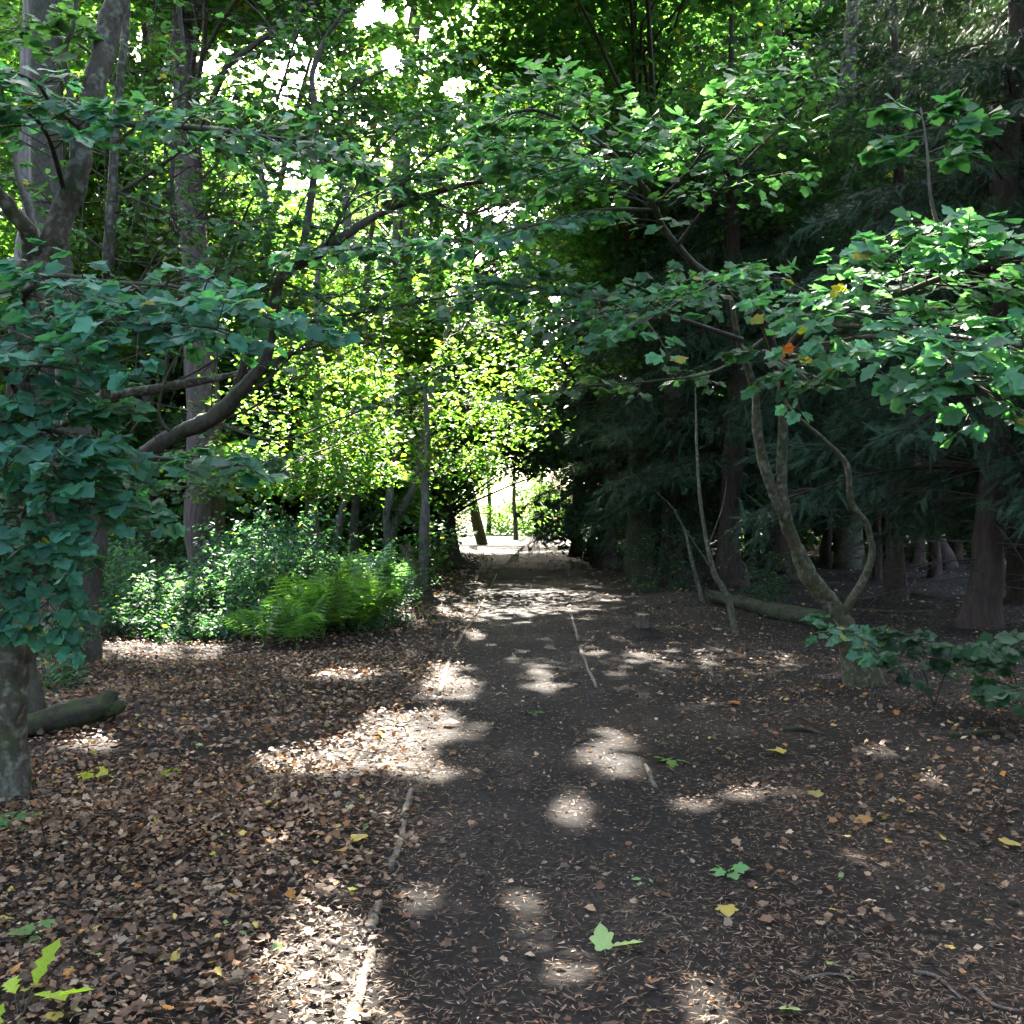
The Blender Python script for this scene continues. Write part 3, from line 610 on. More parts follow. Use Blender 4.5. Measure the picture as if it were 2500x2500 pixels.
# ================================================================== MIDDLE-DISTANCE TREES
def crown_tree(name, label, trunk, rad, mat, clumps, leaf, tpl, colr, per=26, yellow=.06, sig=(.38, .38, .14), leafmat=M_LEAF, gaps=True, group=None, tilt=.5, limbs=True, trunk_n=36):
    """clumps: (x, y, z, rx, ry, rz, n) in metres"""
    trunk = np.asarray(trunk, float)
    zb = float(H(trunk[0][0], trunk[0][1])); trunk[0][2] = zb - .08
    base = np.array([trunk[0][0], trunk[0][1], zb])
    root = thing(name, base, label, 'tree', group)
    q = limb_part(root, base, 'trunk', trunk, rad, mat, trunk_n, 14, .06)
    tw, lv = [], Leaves(); br = []
    rr = np.interp(np.linspace(0, 1, len(q)), np.linspace(0, 1, len(rad)), rad)
    for cl_ in clumps:
        (x, y, z, rx, ry, rz, n) = cl_[:7]; lf = cl_[7] if len(cl_) > 7 else leaf
        c = np.array([x, y, z])
        dz = np.abs(q[:, 2] - (z - .35 * np.hypot(q[:, 0] - x, q[:, 1] - y))); i = int(np.argmin(dz + (q[:, 2] < 1.2) * 5))
        if limbs and not (len(cl_) > 7 and rng.random() < .6):
            s = np.linspace(0, 1, 6)[:, None]; w = c - q[i]
            pl = q[i] + w * s + np.array([0, 0, .12 * np.linalg.norm(w)]) * np.sin(s * math.pi) + rng.normal(0, .028 * np.linalg.norm(w), (6, 3)) * np.sin(s * math.pi)
            r0 = min(.0065 * np.linalg.norm(w) + .008, rr[i] * .5)
            br.append((pl, np.linspace(r0, .008, 6)))
        m = max(2, int(n / per))
        u = norm(rng.normal(0, 1, (m, 3))) * rng.random((m, 1)) ** .4
        anc = c + u * np.array([rx, ry, rz])
        s = np.linspace(0, 1, 4)[None, :, None]
        for a_ in anc:
            st = c + (a_ - c) * rng.uniform(0, .35)
            tp = st + (a_ - st) * s[0] + np.array([0, 0, .06]) * np.sin(s[0] * math.pi)
            tw.append((tp, np.linspace(.012, .003, 4)))
        k = rng.multinomial(n, np.ones(m) / m); pos = np.repeat(anc, k, axis=0) + rng.normal(0, 1, (n, 3)) * np.array(sig)
        d, nn = rand_dirs(n, tilt)
        shade = np.repeat(rng.normal(1, .12, m), k)[:, None]
        lv.add(pos, d, nn, lf * rng.uniform(.6, 1.25, n), jit_col(colr, n, yellow) * shade)
    if br:
        v, t = tubes_np(np.array([b[0] for b in br]), np.array([b[1] for b in br]), 6)
        link('branches', raw_mesh('branches', v - base, t, M_TWIG, smooth=True), root, kind='stuff')
    finish_tree(root, base, tw, lv, tpl, leafmat, gaps=gaps)
    return root
def PC(px, py, d, rx, ry, n, rd=None):
    c = P(px, py, d); k = d / F
    return (*c, rx * k, rd if rd else rx * k, ry * k, n)
def TR(l): return [P(*a) for a in l]
crown_tree('maple_tree', 'young maple whose bright yellow-green leaves arch over the path', TR([(735, 1058, 25), (742, 1000, 25), (762, 950, 25), (784, 910, 25), (800, 820, 25), (820, 720, 25), (850, 600, 25)]), [.14, .11, .1, .09, .08, .06, .03], M_BARK_GREY,
           [PC(800, 690, 25, 90, 55, 700), PC(870, 760, 25, 100, 60, 800), PC(760, 790, 24.5, 80, 50, 600), PC(960, 800, 26, 80, 50, 600), PC(1000, 690, 26.5, 100, 70, 900), PC(830, 870, 24, 80, 36, 500), PC(900, 620, 27, 100, 50, 700), PC(920, 870, 25, 60, 30, 380), PC(720, 700, 24, 60, 50, 420)],
           .15, T_LO, YEL, yellow=.06)
crown_tree('hazel_tree', 'hazel with sunlit light-green sprays left of the path behind the ferns', TR([(592, 1072, 20), (588, 1000, 20), (584, 930, 20), (600, 800, 20), (596, 560, 20), (610, 440, 20)]), [.16, .13, .11, .09, .06, .03], M_BARK_GREY,
           [PC(560, 690, 19.5, 95, 70, 1300), PC(630, 810, 19.5, 110, 50, 1400), PC(560, 900, 19, 110, 40, 1300), PC(670, 890, 20, 80, 40, 1000), PC(480, 770, 19, 70, 60, 1000), PC(440, 880, 18.5, 80, 50, 900), PC(660, 690, 20.5, 80, 60, 700), PC(520, 600, 20, 80, 50, 600), PC(640, 580, 21, 90, 50, 600)],
           .12, T_LO, YEL, yellow=.07)
crown_tree('hazel_tree', 'slender twin-stemmed hazel beside the pale broken stump', TR([(672, 1050, 26), (668, 1000, 26), (676, 930, 26), (684, 870, 26), (706, 760, 26), (722, 690, 26), (720, 600, 26)]), [.15, .13, .11, .1, .08, .06, .03], M_BARK_DARK,
           [PC(760, 960, 25, 60, 40, 350), PC(700, 870, 25, 50, 40, 300), PC(650, 640, 26, 80, 60, 500), PC(750, 600, 27, 90, 60, 600), PC(800, 1010, 24, 40, 36, 220)], .13, T_LO, MID, yellow=.05)
for lab, l, r in [('dark leaning sapling stem between the hazels and the path', [(735, 1062, 24.6), (728, 990, 24.6), (738, 920, 24.6), (748, 820, 24.6), (745, 700, 24.6)], [.12, .1, .09, .06, .03]),
                  ('straight sapling stem rising behind the pale broken stump', [(798, 1085, 23.5), (800, 1000, 23.5), (804, 920, 23.5), (806, 820, 23.5), (800, 720, 23.5)], [.13, .11, .1, .07, .03]),
                  ('grey sapling stem right of the pine base in the undergrowth', [(622, 1060, 24), (640, 990, 24), (655, 930, 24), (690, 850, 24), (700, 780, 24)], [.1, .08, .07, .06, .03])]:
    stem_tree('sapling', lab, l, r, M_BARK_GREY)
crown_tree('yew_tree', 'big black trunk standing at the left edge of the path in the distance', TR([(848, 1058, 36), (838, 1020, 36), (830, 950, 36), (826, 850, 36), (822, 700, 36), (820, 400, 36)]), [.75, .52, .42, .38, .34, .2], M_BARK_DARK,
           [PC(850, 880, 37, 40, 30, 300), PC(790, 900, 37, 50, 40, 350), PC(800, 800, 38, 70, 60, 500), PC(880, 820, 38, 50, 40, 400), PC(840, 640, 38, 80, 80, 800)], .2, T_LO, DARK, yellow=0)

# roof of leaves over the path: cells laid out over the ground the crowns shade, carried by the tall trees
roof_trees = [
    dict(name='pine_tree', label='tall pine with pinkish-brown scaly trunk standing in the green undergrowth', trunk=TR([(398, 1135, 19.5), (398, 1050, 19.5), (394, 950, 19.5), (380, 700, 20), (362, 450, 20.3), (348, 200, 20.6), (340, 0, 21), (330, -300, 21)]), rad=[.48, .37, .35, .31, .27, .25, .22, .13], mat=M_BARK_PINE, tpl=T_LO, colr=MID),
    dict(name='pine_tree', label='stout grey tree trunk high in the upper left corner', trunk=TR([(60, 1120, 22), (66, 900, 22), (72, 600, 22), (76, 300, 22), (80, 0, 22), (85, -300, 22)]), rad=[.65, .55, .5, .47, .42, .25], mat=M_BARK_GREY, tpl=T_LO, colr=YEL),
    dict(name='oak_tree', label='slim pale trunk rising behind the leaning stem at upper left', trunk=TR([(268, 1090, 28), (272, 800, 28), (276, 470, 28), (280, 250, 28), (276, 50, 28), (285, -250, 28)]), rad=[.4, .33, .3, .28, .24, .12], mat=M_BARK_GREY, tpl=T_LO, colr=YEL),
    dict(name='oak_tree', label='oak with a dark crown above the centre of the path', trunk=TR([(755, 1055, 40), (752, 900, 40), (750, 600, 40), (760, 300, 40), (780, 60, 38), (800, -100, 36)]), rad=[.5, .42, .38, .32, .25, .12], mat=M_BARK_DARK, tpl=T_LO, colr=MID),
    dict(name='oak_tree', label='oak crown spreading over the path from behind the dark conifers', trunk=TR([(1205, 1085, 29), (1200, 900, 29), (1190, 600, 29), (1180, 300, 28), (1150, 50, 27), (1130, -150, 26)]), rad=[.45, .36, .33, .3, .25, .12], mat=M_BARK_DARK, tpl=T_LO, colr=MID),
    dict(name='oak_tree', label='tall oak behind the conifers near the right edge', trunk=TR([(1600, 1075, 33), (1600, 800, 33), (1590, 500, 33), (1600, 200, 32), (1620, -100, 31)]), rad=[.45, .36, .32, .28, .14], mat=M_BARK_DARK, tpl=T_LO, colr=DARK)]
cells = [[] for _ in roof_trees]
tops = np.array([t['trunk'][-2][:2] for t in roof_trees])
for gx in np.arange(-14, 15.1, 2.0):
    for gy in np.arange(-1, 44, 2.2):
        if abs(gx) > .5 * gy + 4.5: continue
        for lay_ in range(2):
            z = rng.uniform(12.5, 17.5) if gy < 9 else rng.uniform(9, 16.5)
            g = np.array([gx + rng.normal(0, .25) + lay_, gy + rng.normal(0, .25) + lay_ * 1.1, 0]) + SUN * (z / SUN[2])
            k = int(np.argmin(np.hypot(tops[:, 0] - g[0], (tops[:, 1] - g[1]) * .7)))
            cells[k].append((*g, 1.45, 1.45, .7, 760 if gy < 9 else (800 if gy < 20 else 380), .225 if gy < 9 else (.2 if gy < 18 else .25)))
extra = {0: [PC(420, 560, 24, 90, 70, 700), PC(300, 640, 23, 90, 60, 700), PC(330, 130, 24, 80, 90, 700)],
         1: [PC(30, 100, 24, 90, 120, 900), PC(40, 300, 23, 70, 90, 700), PC(150, 420, 24, 70, 80, 600), PC(20, 560, 22, 70, 70, 500), PC(120, 620, 22, 90, 60, 500)],
         2: [PC(260, 260, 29, 90, 80, 800), PC(320, 420, 30, 90, 80, 900), PC(200, 560, 29, 80, 60, 700), PC(430, 320, 30, 80, 70, 700), PC(440, 470, 30, 90, 60, 800), PC(450, 150, 30, 90, 70, 800)],
         3: [PC(700, 220, 38, 90, 80, 700), PC(800, 420, 40, 90, 60, 600), PC(620, 420, 38, 70, 60, 400), PC(680, 520, 38, 100, 60, 700), PC(850, 540, 40, 90, 50, 600), PC(980, 560, 40, 90, 50, 600), PC(760, 330, 39, 80, 50, 500)],
         4: [PC(1110, 130, 26, 90, 60, 700), PC(1250, 220, 27, 90, 60, 700), PC(1080, 320, 28, 90, 60, 600), PC(1150, 430, 28, 90, 60, 600), PC(1300, 360, 28, 80, 60, 600), PC(1100, 560, 28, 90, 60, 700), PC(1250, 520, 28, 80, 60, 600), PC(1180, 660, 28, 90, 50, 600), PC(1300, 110, 27, 80, 50, 500)],
         5: [PC(1500, 400, 33, 120, 90, 700), PC(1700, 350, 33, 120, 90, 700), PC(1850, 200, 33, 100, 100, 600), PC(1600, 600, 33, 130, 80, 600), PC(1800, 700, 33, 120, 80, 600)]}
for k, t in enumerate(roof_trees):
    crown_tree(t['name'], t['label'], t['trunk'], t['rad'], t['mat'], cells[k] + extra.get(k, []), .185, t['tpl'], t['colr'], yellow=.025, sig=(.5, .5, .25), per=16)

# ---------- shared leaf masses: the same clump of leafy twigs turned and scaled for every background tree
def clump_mesh(base, leaf, n, seed, yellow):
    m = 16
    anc = norm(rng.normal(0, 1, (m, 3))) * rng.random((m, 1)) ** .45 * np.array([1.2, 1.2, .85])
    pos = np.repeat(anc, n // m, axis=0) + rng.normal(0, 1, (n // m * m, 3)) * np.array([.3, .3, .13])
    k = len(pos); d, nn = rand_dirs(k, .5)
    return leaf_mesh('leaf_clump', T_LO, pos, d, nn, leaf * rng.uniform(.6, 1.25, k), jit_col(base, k, yellow) * np.repeat(rng.normal(1, .12, m), n // m)[:, None], M_LEAF)
CLUMP = {'Y': [clump_mesh(YEL, .17, 640, i, .03) for i in range(4)], 'M': [clump_mesh(MID, .17, 640, i, .03) for i in range(3)], 'D': [clump_mesh(DARK, .17, 720, i, .0) for i in range(3)]}
PATCH = [l for l in LIT]
def clump_ok(c, r, tunnel=True):
    sx = CX + c[0] / c[1] * F; sy = HY - (c[2] - CH) / c[1] * F; k = r * F / c[1]
    for (x, y, rx, ry) in GAPS:
        if rx > 14 and ((sx - x) / (rx + k * .4)) ** 2 + ((sy - y) / (ry + k * .35)) ** 2 < 1: return False
    if tunnel and c[1] < 112 and 868 - k * .8 < sx < 1012 + k * .8 and 905 - k * .7 < sy: return False
    g = c[:2] - SUN[:2] / SUN[2] * c[2]
    for (gx, gy, a, b, ball, pr) in PATCH:
        if ball is not None:
            if ((c - ball[0]) @ SUN) < ball[1] * .8 + r * .6 or ball[1] < .9: continue
            if rng.random() > .8: continue
            if ((g[0] - gx) / (a + r * .35)) ** 2 + ((g[1] - gy) / (b + r * .5)) ** 2 < 1: return False
        elif ((g[0] - gx) / (a + r * .8)) ** 2 + ((g[1] - gy) / (b + r * 1.1)) ** 2 < 1 and gy < 30: return False
    return True
def leafy_tree(label, trunk, rad, mat, clumps, name='broadleaf_tree', group=None):
    trunk = np.asarray(trunk, float); zb = float(H(trunk[0][0], trunk[0][1])); trunk[0][2] = zb - .1
    base = np.array([trunk[0][0], trunk[0][1], zb]); root = thing(name, base, label, 'tree', group)
    q = limb_part(root, base, 'trunk', trunk, rad, mat, 26, 12, .06); br = []
    for (c, sc, kind, tint) in clumps:
        o = link('leaf_clump', CLUMP[kind][int(rng.integers(len(CLUMP[kind])))], root, (c - base).tolist(), kind='stuff')
        o.rotation_euler = (rng.normal(0, .25), rng.normal(0, .25), rng.random() * 6.28); o.scale = (sc * rng.uniform(.9, 1.2), sc * rng.uniform(.9, 1.2), sc * rng.uniform(.7, 1.0)); o.color = (tint, tint, tint, 1)
        i = int(np.argmin(np.abs(q[:, 2] - (c[2] - .4 * np.hypot(q[:, 0] - c[0], q[:, 1] - c[1]))) + (q[:, 2] < 1.5) * 9))
        s_ = np.linspace(0, 1, 6)[:, None]; w = c - q[i]
        br.append((q[i] + w * s_ + np.array([0, 0, .1 * np.linalg.norm(w)]) * np.sin(s_ * math.pi) + rng.normal(0, .06, (6, 3)) * np.sin(s_ * math.pi), np.linspace(.006 * np.linalg.norm(w) + .01, .008, 6)))
    if br:
        v, t = tubes_np(np.array([b[0] for b in br]), np.array([b[1] for b in br]), 5)
        link('branches', raw_mesh('branches', v - base, t, M_TWIG, smooth=True), root, kind='stuff')
def fill(trees, n, px0, px1, py0, py1, d0, d1, sc, kinds, tints=(.8, 1.15), tunnel=True):
    """spread n leaf clumps over a part of the wood and hang each on its nearest tree"""
    out = [[] for _ in trees]; tx = np.array([t[1] for t in trees])
    k = 0
    for _ in range(n * 4):
        if k >= n: break
        d = rng.uniform(d0, d1); c = P(rng.uniform(px0, px1), rng.uniform(py0, py1), d); r = sc * rng.uniform(.75, 1.25)
        if c[2] < .7 or not clump_ok(c, r * 1.2, tunnel): continue
        i = int(np.argmin(np.hypot(tx[:, 0] - c[0], (tx[:, 1] - c[1]) * .6)))
        out[i].append((c, r, kinds[int(rng.integers(len(kinds)))], rng.uniform(*tints))); k += 1
    return out
LEFT = [('leafy background tree left of the stout grey trunk', (-15.5, 27), .3), ('leafy background tree right of the stout grey trunk', (-11.5, 30), .22), ('leafy background tree filling the gap behind the leaning stem', (-9.5, 25.5), .16), ('leafy background tree behind the tall pine', (-9, 33), .25),
        ('leafy background tree right of the tall pine', (-6.5, 29), .16), ('leafy background tree behind the hazel sprays', (-6, 36), .25), ('leafy background tree behind the twin-stemmed hazel', (-4.4, 31), .14), ('leafy background tree left of the big black path-side trunk', (-4.6, 42), .22), ('leafy background tree farthest left beyond the scrub', (-20, 35), .3)]
fl = fill(LEFT, 520, -160, 900, -140, 985, 24, 44, 1.25, 'YYYM')
for (lab, (x, y), r), cl_ in zip(LEFT, fl):
    h = 15 + rng.random() * 5
    leafy_tree(lab, [(x + rng.normal(0, .25) * j * .4, y, h * j / 5) for j in range(6)], r * np.array([1.2, 1, .9, .75, .5, .2]), M_BARK_GREY, cl_, group='leafy trees behind the undergrowth')
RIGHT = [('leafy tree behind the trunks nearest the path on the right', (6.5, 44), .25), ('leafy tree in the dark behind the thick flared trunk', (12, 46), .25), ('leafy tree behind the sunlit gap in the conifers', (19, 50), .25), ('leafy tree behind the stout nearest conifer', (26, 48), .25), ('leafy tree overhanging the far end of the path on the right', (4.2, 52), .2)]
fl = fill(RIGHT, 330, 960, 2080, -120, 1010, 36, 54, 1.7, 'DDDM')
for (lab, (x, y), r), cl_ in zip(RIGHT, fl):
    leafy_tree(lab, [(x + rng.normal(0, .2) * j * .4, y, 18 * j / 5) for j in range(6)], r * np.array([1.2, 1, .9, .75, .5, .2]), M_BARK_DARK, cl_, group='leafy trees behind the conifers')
MIDT = [('leafy tree arching high over the middle of the path', (-3.4, 45), .2)]
fl = fill(MIDT, 150, 600, 1180, -20, 890, 38, 58, 1.5, 'YYM')
leafy_tree(MIDT[0][0], [(-3.4, 45, 0), (-3.3, 45, 4), (-2.9, 45, 9), (-2.2, 45, 14), (-1.5, 45, 18)], [.25, .2, .17, .12, .05], M_BARK_DARK, fl[0])

# ================================================================== CONIFER STAND (right)
def bough_mesh(seed, n_side=26, lo=False):
    lv = Leaves(); tws = []; s = np.linspace(0, 1, 6)[:, None]
    ax = np.array([1, 0, .06]) * s + np.array([0, 0, -.3]) * s ** 2
    tws.append((ax, np.linspace(.011, .002, 6)))
    for k in range(n_side):
        f = .12 + .88 * (k + rng.random()) / n_side; b = np.array([np.interp(f, s[:, 0], ax[:, m]) for m in range(3)])
        sg = 1 if k % 2 else -1; l = rng.uniform(.16, .36) * (1.25 - .8 * f)
        dr = norm(np.array([rng.uniform(.4, .9), sg * rng.uniform(.6, 1), rng.normal(-.15, .15)]))
        q = b + dr * l * s + np.array([0, 0, -.35 * l]) * s ** 2; tws.append((q, np.linspace(.004, .001, 6)))
        m = 7 if lo else 15; ff = rng.uniform(.1, 1, m); pos = np.column_stack([np.interp(ff, s[:, 0], q[:, c]) for c in range(3)])
        dd = norm(dr + rng.normal(0, .55, (m, 3)) + np.array([0, 0, -.35])); nn = norm(np.column_stack([rng.normal(0, .45, m), rng.normal(0, .45, m), np.ones(m)]))
        lv.add(pos, dd, nn, rng.uniform(.05, .125, m), jit_col((.03, .062, .031), m, 0, .3))
    v, t = tubes_np(np.array([a[0] for a in tws]), np.array([a[1] for a in tws]), 3)
    p, d, n, sz, c = lv.cat(); tv, tt = T_FEATHER
    fr = frames(d, n); V = p[:, None] + sz[:, None, None] * np.einsum('kj,njm->nkm', tv, fr); T = tt[None] + (np.arange(len(p)) * len(tv))[:, None, None]
    me = raw_mesh('bough', np.concatenate([V.reshape(-1, 3), v]), np.concatenate([T.reshape(-1, 3), t + len(p) * len(tv)]), M_NEEDLE, np.concatenate([np.repeat(c, len(tv), axis=0), np.full((len(v), 3), (.035, .02, .015))]))
    return me
BOUGH = [bough_mesh(i) for i in range(5)]
def conifer(label, base_px, d, r, top, n_br, zlo, zhi, Lb, dens=1.0, dead=30, lo=False, lean=0.0, group='conifers in the dark stand right of the path'):
    x0 = (base_px - CX) / F * d; zb = float(H(x0, d))
    trunk = np.array([[x0 + lean * (z / top), d, zb + z] for z in (-.08, .28, 1.6, top * .3, top * .48, top * .66, top * .84, top)]); trunk[2:-1, :2] += rng.normal(0, r * .18, (5, 2))
    base = np.array([x0, d, zb])
    root = thing('conifer', base, label, 'tree', group)
    q = limb_part(root, base, 'trunk', trunk, r * np.array([1.8, 1.22, .98, .86, .74, .56, .34, .1]), M_BARK_CON, 44, 18, .08)
    tw = []; s = np.linspace(0, 1, 6)[:, None]
    for k in range(n_br):
        z = zlo + (zhi - zlo) * ((k + rng.random()) / n_br) ** 1.15
        i = int(np.argmin(np.abs(q[:, 2] - zb - z))); L = Lb * rng.uniform(.6, 1.1) * (1 - .55 * (z / top) ** 1.5)
        o = link('bough', BOUGH[int(rng.integers(len(BOUGH)))], root, (q[i] - base).tolist())
        o.rotation_euler = (rng.normal(0, .25), rng.normal(.02, .16), k * 2.4 + rng.normal(0, .4)); o.scale = (L, L * rng.uniform(.8, 1.15), L * rng.uniform(.7, 1.2))
    for k in range(dead):
        z = rng.uniform(.6, zlo + 1.6); i = int(np.argmin(np.abs(q[:, 2] - zb - z))); az = rng.random() * 6.28; L = Lb * rng.uniform(.25, .6)
        dr = np.array([math.cos(az), math.sin(az), rng.normal(.05, .16)]); bp = q[i] + dr * L * s + np.array([0, 0, -rng.uniform(.05, .3) * L]) * s ** 2
        tw.append((bp, np.linspace(.016, .003, 6)))
        for j in range(6):
            f = rng.uniform(.3, .9); b = np.array([np.interp(f, s[:, 0], bp[:, m]) for m in range(3)]); tw.append((b + norm(dr + rng.normal(0, .6, 3)) * rng.uniform(.2, .6) * s, np.linspace(.006, .002, 6)))
    finish_tree(root, base, tw, None, None)
conifer('dark conifer trunk nearest the path on its right side', 1145, 34, .3, 15, 90, 1.7, 14, 3.6)
conifer('conifer trunk second from the path, above the cut stump', 1268, 27.5, .3, 15, 84, 2.0, 13, 3.5)
conifer('red-brown conifer trunk behind the thin sapling at right', 1382, 24.5, .27, 15, 76, 2.4, 13.5, 3.4)
conifer('thick conifer trunk with flared foot behind the bent sycamore', 1470, 26.5, .34, 16, 80, 2.4, 14.5, 3.6)
conifer('stout conifer with dead twigs at the lower right, standing nearest', 1848, 14.6, .215, 15, 115, 2.2, 13.5, 3.5, dens=1.15, lean=.9, dead=46)
conifer('reddish conifer trunk cut by the right edge of the picture', 1930, 19.5, .24, 14, 100, 1.9, 13, 3.3, dead=16)
conifer('leaning conifer trunk between the bent sycamore and the stout conifer', 1790, 33, .26, 14, 40, 4.5, 13, 3.2, lo=True, lean=-4.6)
conifer('conifer whose dark boughs hang high above the bent sycamore', 1690, 20.5, .17, 15, 90, 4.6, 13.5, 3.4, dead=30)
conifer('conifer beyond the right edge whose boughs fill the upper right corner', 2040, 15.5, .24, 15, 100, 3.2, 13, 3.6, dead=10)
for k, (x, d, r) in enumerate([(1557, 34, .2), (1655, 27, .11), (1732, 36, .22), (1762, 28, .16), (1692, 42, .2), (1798, 42, .24), (1880, 36, .25), (1325, 38, .3), (1420, 42, .28), (1215, 44, .3), (1085, 45, .25), (1500, 47, .3), (1600, 48, .25), (1860, 47, .3), (1955, 27, .25), (2060, 22, .3), (2040, 36, .3)]):
    ordn = 'conifer trunk further back, %s' % ['slim, right of the thick flared trunk', 'thinnest pole beside the curving pale stem', 'in the gap behind the curving pale stem', 'slim, left of the stout nearest conifer', 'far back in the sunlit gap', 'behind the slim pole left of the stout conifer', 'to the right of the stout conifer', 'between the second and third trunks', 'half hidden by the thick flared trunk', 'between the two trunks nearest the path', 'beside the log heap at the path edge', 'in the shadow behind the sycamore fork', 'farthest back behind the fallen log', 'deep behind the stout conifer', 'at the very right edge', 'beyond the right edge', 'far beyond the right edge'][k]
    conifer(ordn, x, d, r, 13 + rng.random() * 4, 30, 2.5, 12.5, 3.3, dens=.9, lo=True, dead=18)

# ================================================================== FAR WOOD
around = None
back = link('shaded_thicket', None, None, (0, 45, 0), kind='stuff', label='dark leafy thicket closing the wood low behind the trunks', category='thicket')
def scatter_clumps(root, org, n, fx, fy, fz, kinds, sc0, sc1, tint, path_clear=True):
    for _ in range(n):
        y = rng.uniform(*fy); x = rng.uniform(*fx) * (y if abs(fx[0]) < 2 else 1); c = np.array([x, y, rng.uniform(*fz)])
        if root is around and abs(x) < .56 * y + 4.6: continue
        if path_clear and abs(x - path_mid(y)) < 3.2 + y * .012: continue
        kd = kinds[int(rng.integers(len(kinds)))]
        o = link('leaf_clump', CLUMP[kd][int(rng.integers(len(CLUMP[kd])))], root, (c - org).tolist())
        k = rng.uniform(sc0, sc1); o.rotation_euler = (rng.normal(0, .3), rng.normal(0, .3), rng.random() * 6.28); o.scale = (k, k, k * .8); t = rng.uniform(*tint); o.color = (t, t, t, 1)
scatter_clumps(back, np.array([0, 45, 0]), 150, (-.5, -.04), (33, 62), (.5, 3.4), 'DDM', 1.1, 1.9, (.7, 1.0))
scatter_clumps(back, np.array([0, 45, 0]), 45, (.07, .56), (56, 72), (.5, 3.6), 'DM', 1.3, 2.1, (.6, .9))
around = link('side_shade_foliage', None, None, (0, 0, 0), kind='stuff', label='unseen foliage added on both sides of the view to block side skylight', category='wood')  # leaf clumps outside the view, added to cut skylight from the sides
scatter_clumps(around, np.zeros(3), 110, (6.5, 15), (-5, 13), (1.5, 13), 'DD', 1.3, 2.0, (.8, 1.0))
scatter_clumps(around, np.zeros(3), 90, (-15, -6.5), (-5, 12), (1.5, 13), 'DM', 1.3, 2.0, (.8, 1.0))
wood = link('distant_wood', None, None, (0, 60, 0), kind='stuff', label='distant wood seen as one mass of leaves behind the trees', category='wood')
k_ = 0
for _ in range(2000):
    if k_ >= 420: break
    d = rng.uniform(54, 82); c = P(rng.uniform(-250, 2180), rng.uniform(-150, 1010), d)
    if c[2] < .5 or (-6 < c[0] < 4 and c[2] < 8) or not clump_ok(c, 2.8): continue
    o = link('leaf_clump', CLUMP['Y' if c[0] < 6 else 'M'][int(rng.integers(3))], wood, (c - np.array([0, 60, 0])).tolist()); k_ += 1
    sc = rng.uniform(2.0, 3.0); o.rotation_euler = (rng.normal(0, .3), rng.normal(0, .3), rng.random() * 6.28); o.scale = (sc, sc, sc * .8)
# trees round the sunlit clearing at the end of the path
def cl(x, y, z, r, n): return (x, y, z, r, r, r * .75, n)
crown_tree('clearing_tree', 'leaning sunlit trunk left of the bright clearing at the path end', [(-2.1, 70, 0), (-2.6, 70, 2), (-3.1, 70, 4.5), (-3.6, 70, 9), (-3.8, 70, 14)], [.42, .33, .3, .25, .1], M_BARK_PINE, [cl(-5.5, 72, 3.5, 1.6, 260), cl(-4.6, 66, 1.2, 1.2, 320), cl(-4.3, 68, 3.2, 1.3, 320), cl(-3.4, 71, 4.6, 1.0, 220), cl(-6.5, 70, 6, 2, 300), cl(-4, 71, 10, 2.5, 400), cl(-1, 71, 11, 2.5, 400), cl(-7, 69, 1.5, 1.3, 240)], .3, T_OVAL_S, YEL, gaps=False)
crown_tree('clearing_tree', 'slim dark tree in front of the bright clearing at the path end', [(.35, 88, 0), (.3, 88, 2), (.2, 88, 5), (.3, 88, 9)], [.26, .2, .17, .06], M_BARK_DARK, [cl(.2, 90, 5, 2.2, 420), cl(-.4, 92, 1.4, 1.3, 300), cl(1.4, 91, 1.2, 1.3, 320), cl(1.5, 89, 3, 1.4, 320), cl(-1.2, 90, 3.2, 1.2, 120), cl(1.5, 90, 7, 2.2, 300), cl(0, 90, 8, 2.2, 300)], .3, T_OVAL_S, YEL, gaps=False)
crown_tree('clearing_tree', 'bushy sunlit tree right of the bright clearing', [(2.8, 95, 0), (2.9, 95, 2), (2.8, 95, 5), (3, 95, 10)], [.3, .25, .2, .08], M_BARK_DARK, [cl(2.6, 80, 1.3, 1.2, 320), cl(3.0, 78, 3.2, 1.3, 340), cl(2.4, 82, 4.8, 1.3, 300), cl(3, 96, 2, 1.8, 300), cl(4, 96, 4.5, 2, 320), cl(2.2, 96, 4, 1.6, 260), cl(3.5, 96, 8, 3, 400), cl(4.5, 94, 1.3, 1.2, 200)], .3, T_OVAL_S, YEL, gaps=False)
for (x, y, lab) in [(-14, 118, 'pale sunlit tree across the clearing, hidden behind the big black trunk'), (-8, 122, 'pale sunlit tree across the clearing, left of the leaning sunlit trunk'), (-3, 126, 'pale sunlit tree across the clearing, right behind the leaning sunlit trunk'), (3, 124, 'pale sunlit tree across the clearing, behind the bushy sunlit tree'), (9, 120, 'pale sunlit tree across the clearing, seen past the path-edge logs'), (15, 116, 'pale sunlit tree across the clearing, behind the conifer nearest the path')]:
    leafy_tree(lab, [(x, y, 0), (x + .1, y, 3), (x, y, 7), (x, y, 12)], [.35, .3, .22, .1], M_BARK_DARK, [(np.array([x + rng.normal(0, 2), y + rng.normal(0, 1), z]), 2.4, 'Y', 1.1) for z in (.9, 1.6, 3, 4.5, 6.5, 9, 12)], 'far_tree', 'trees across the clearing')

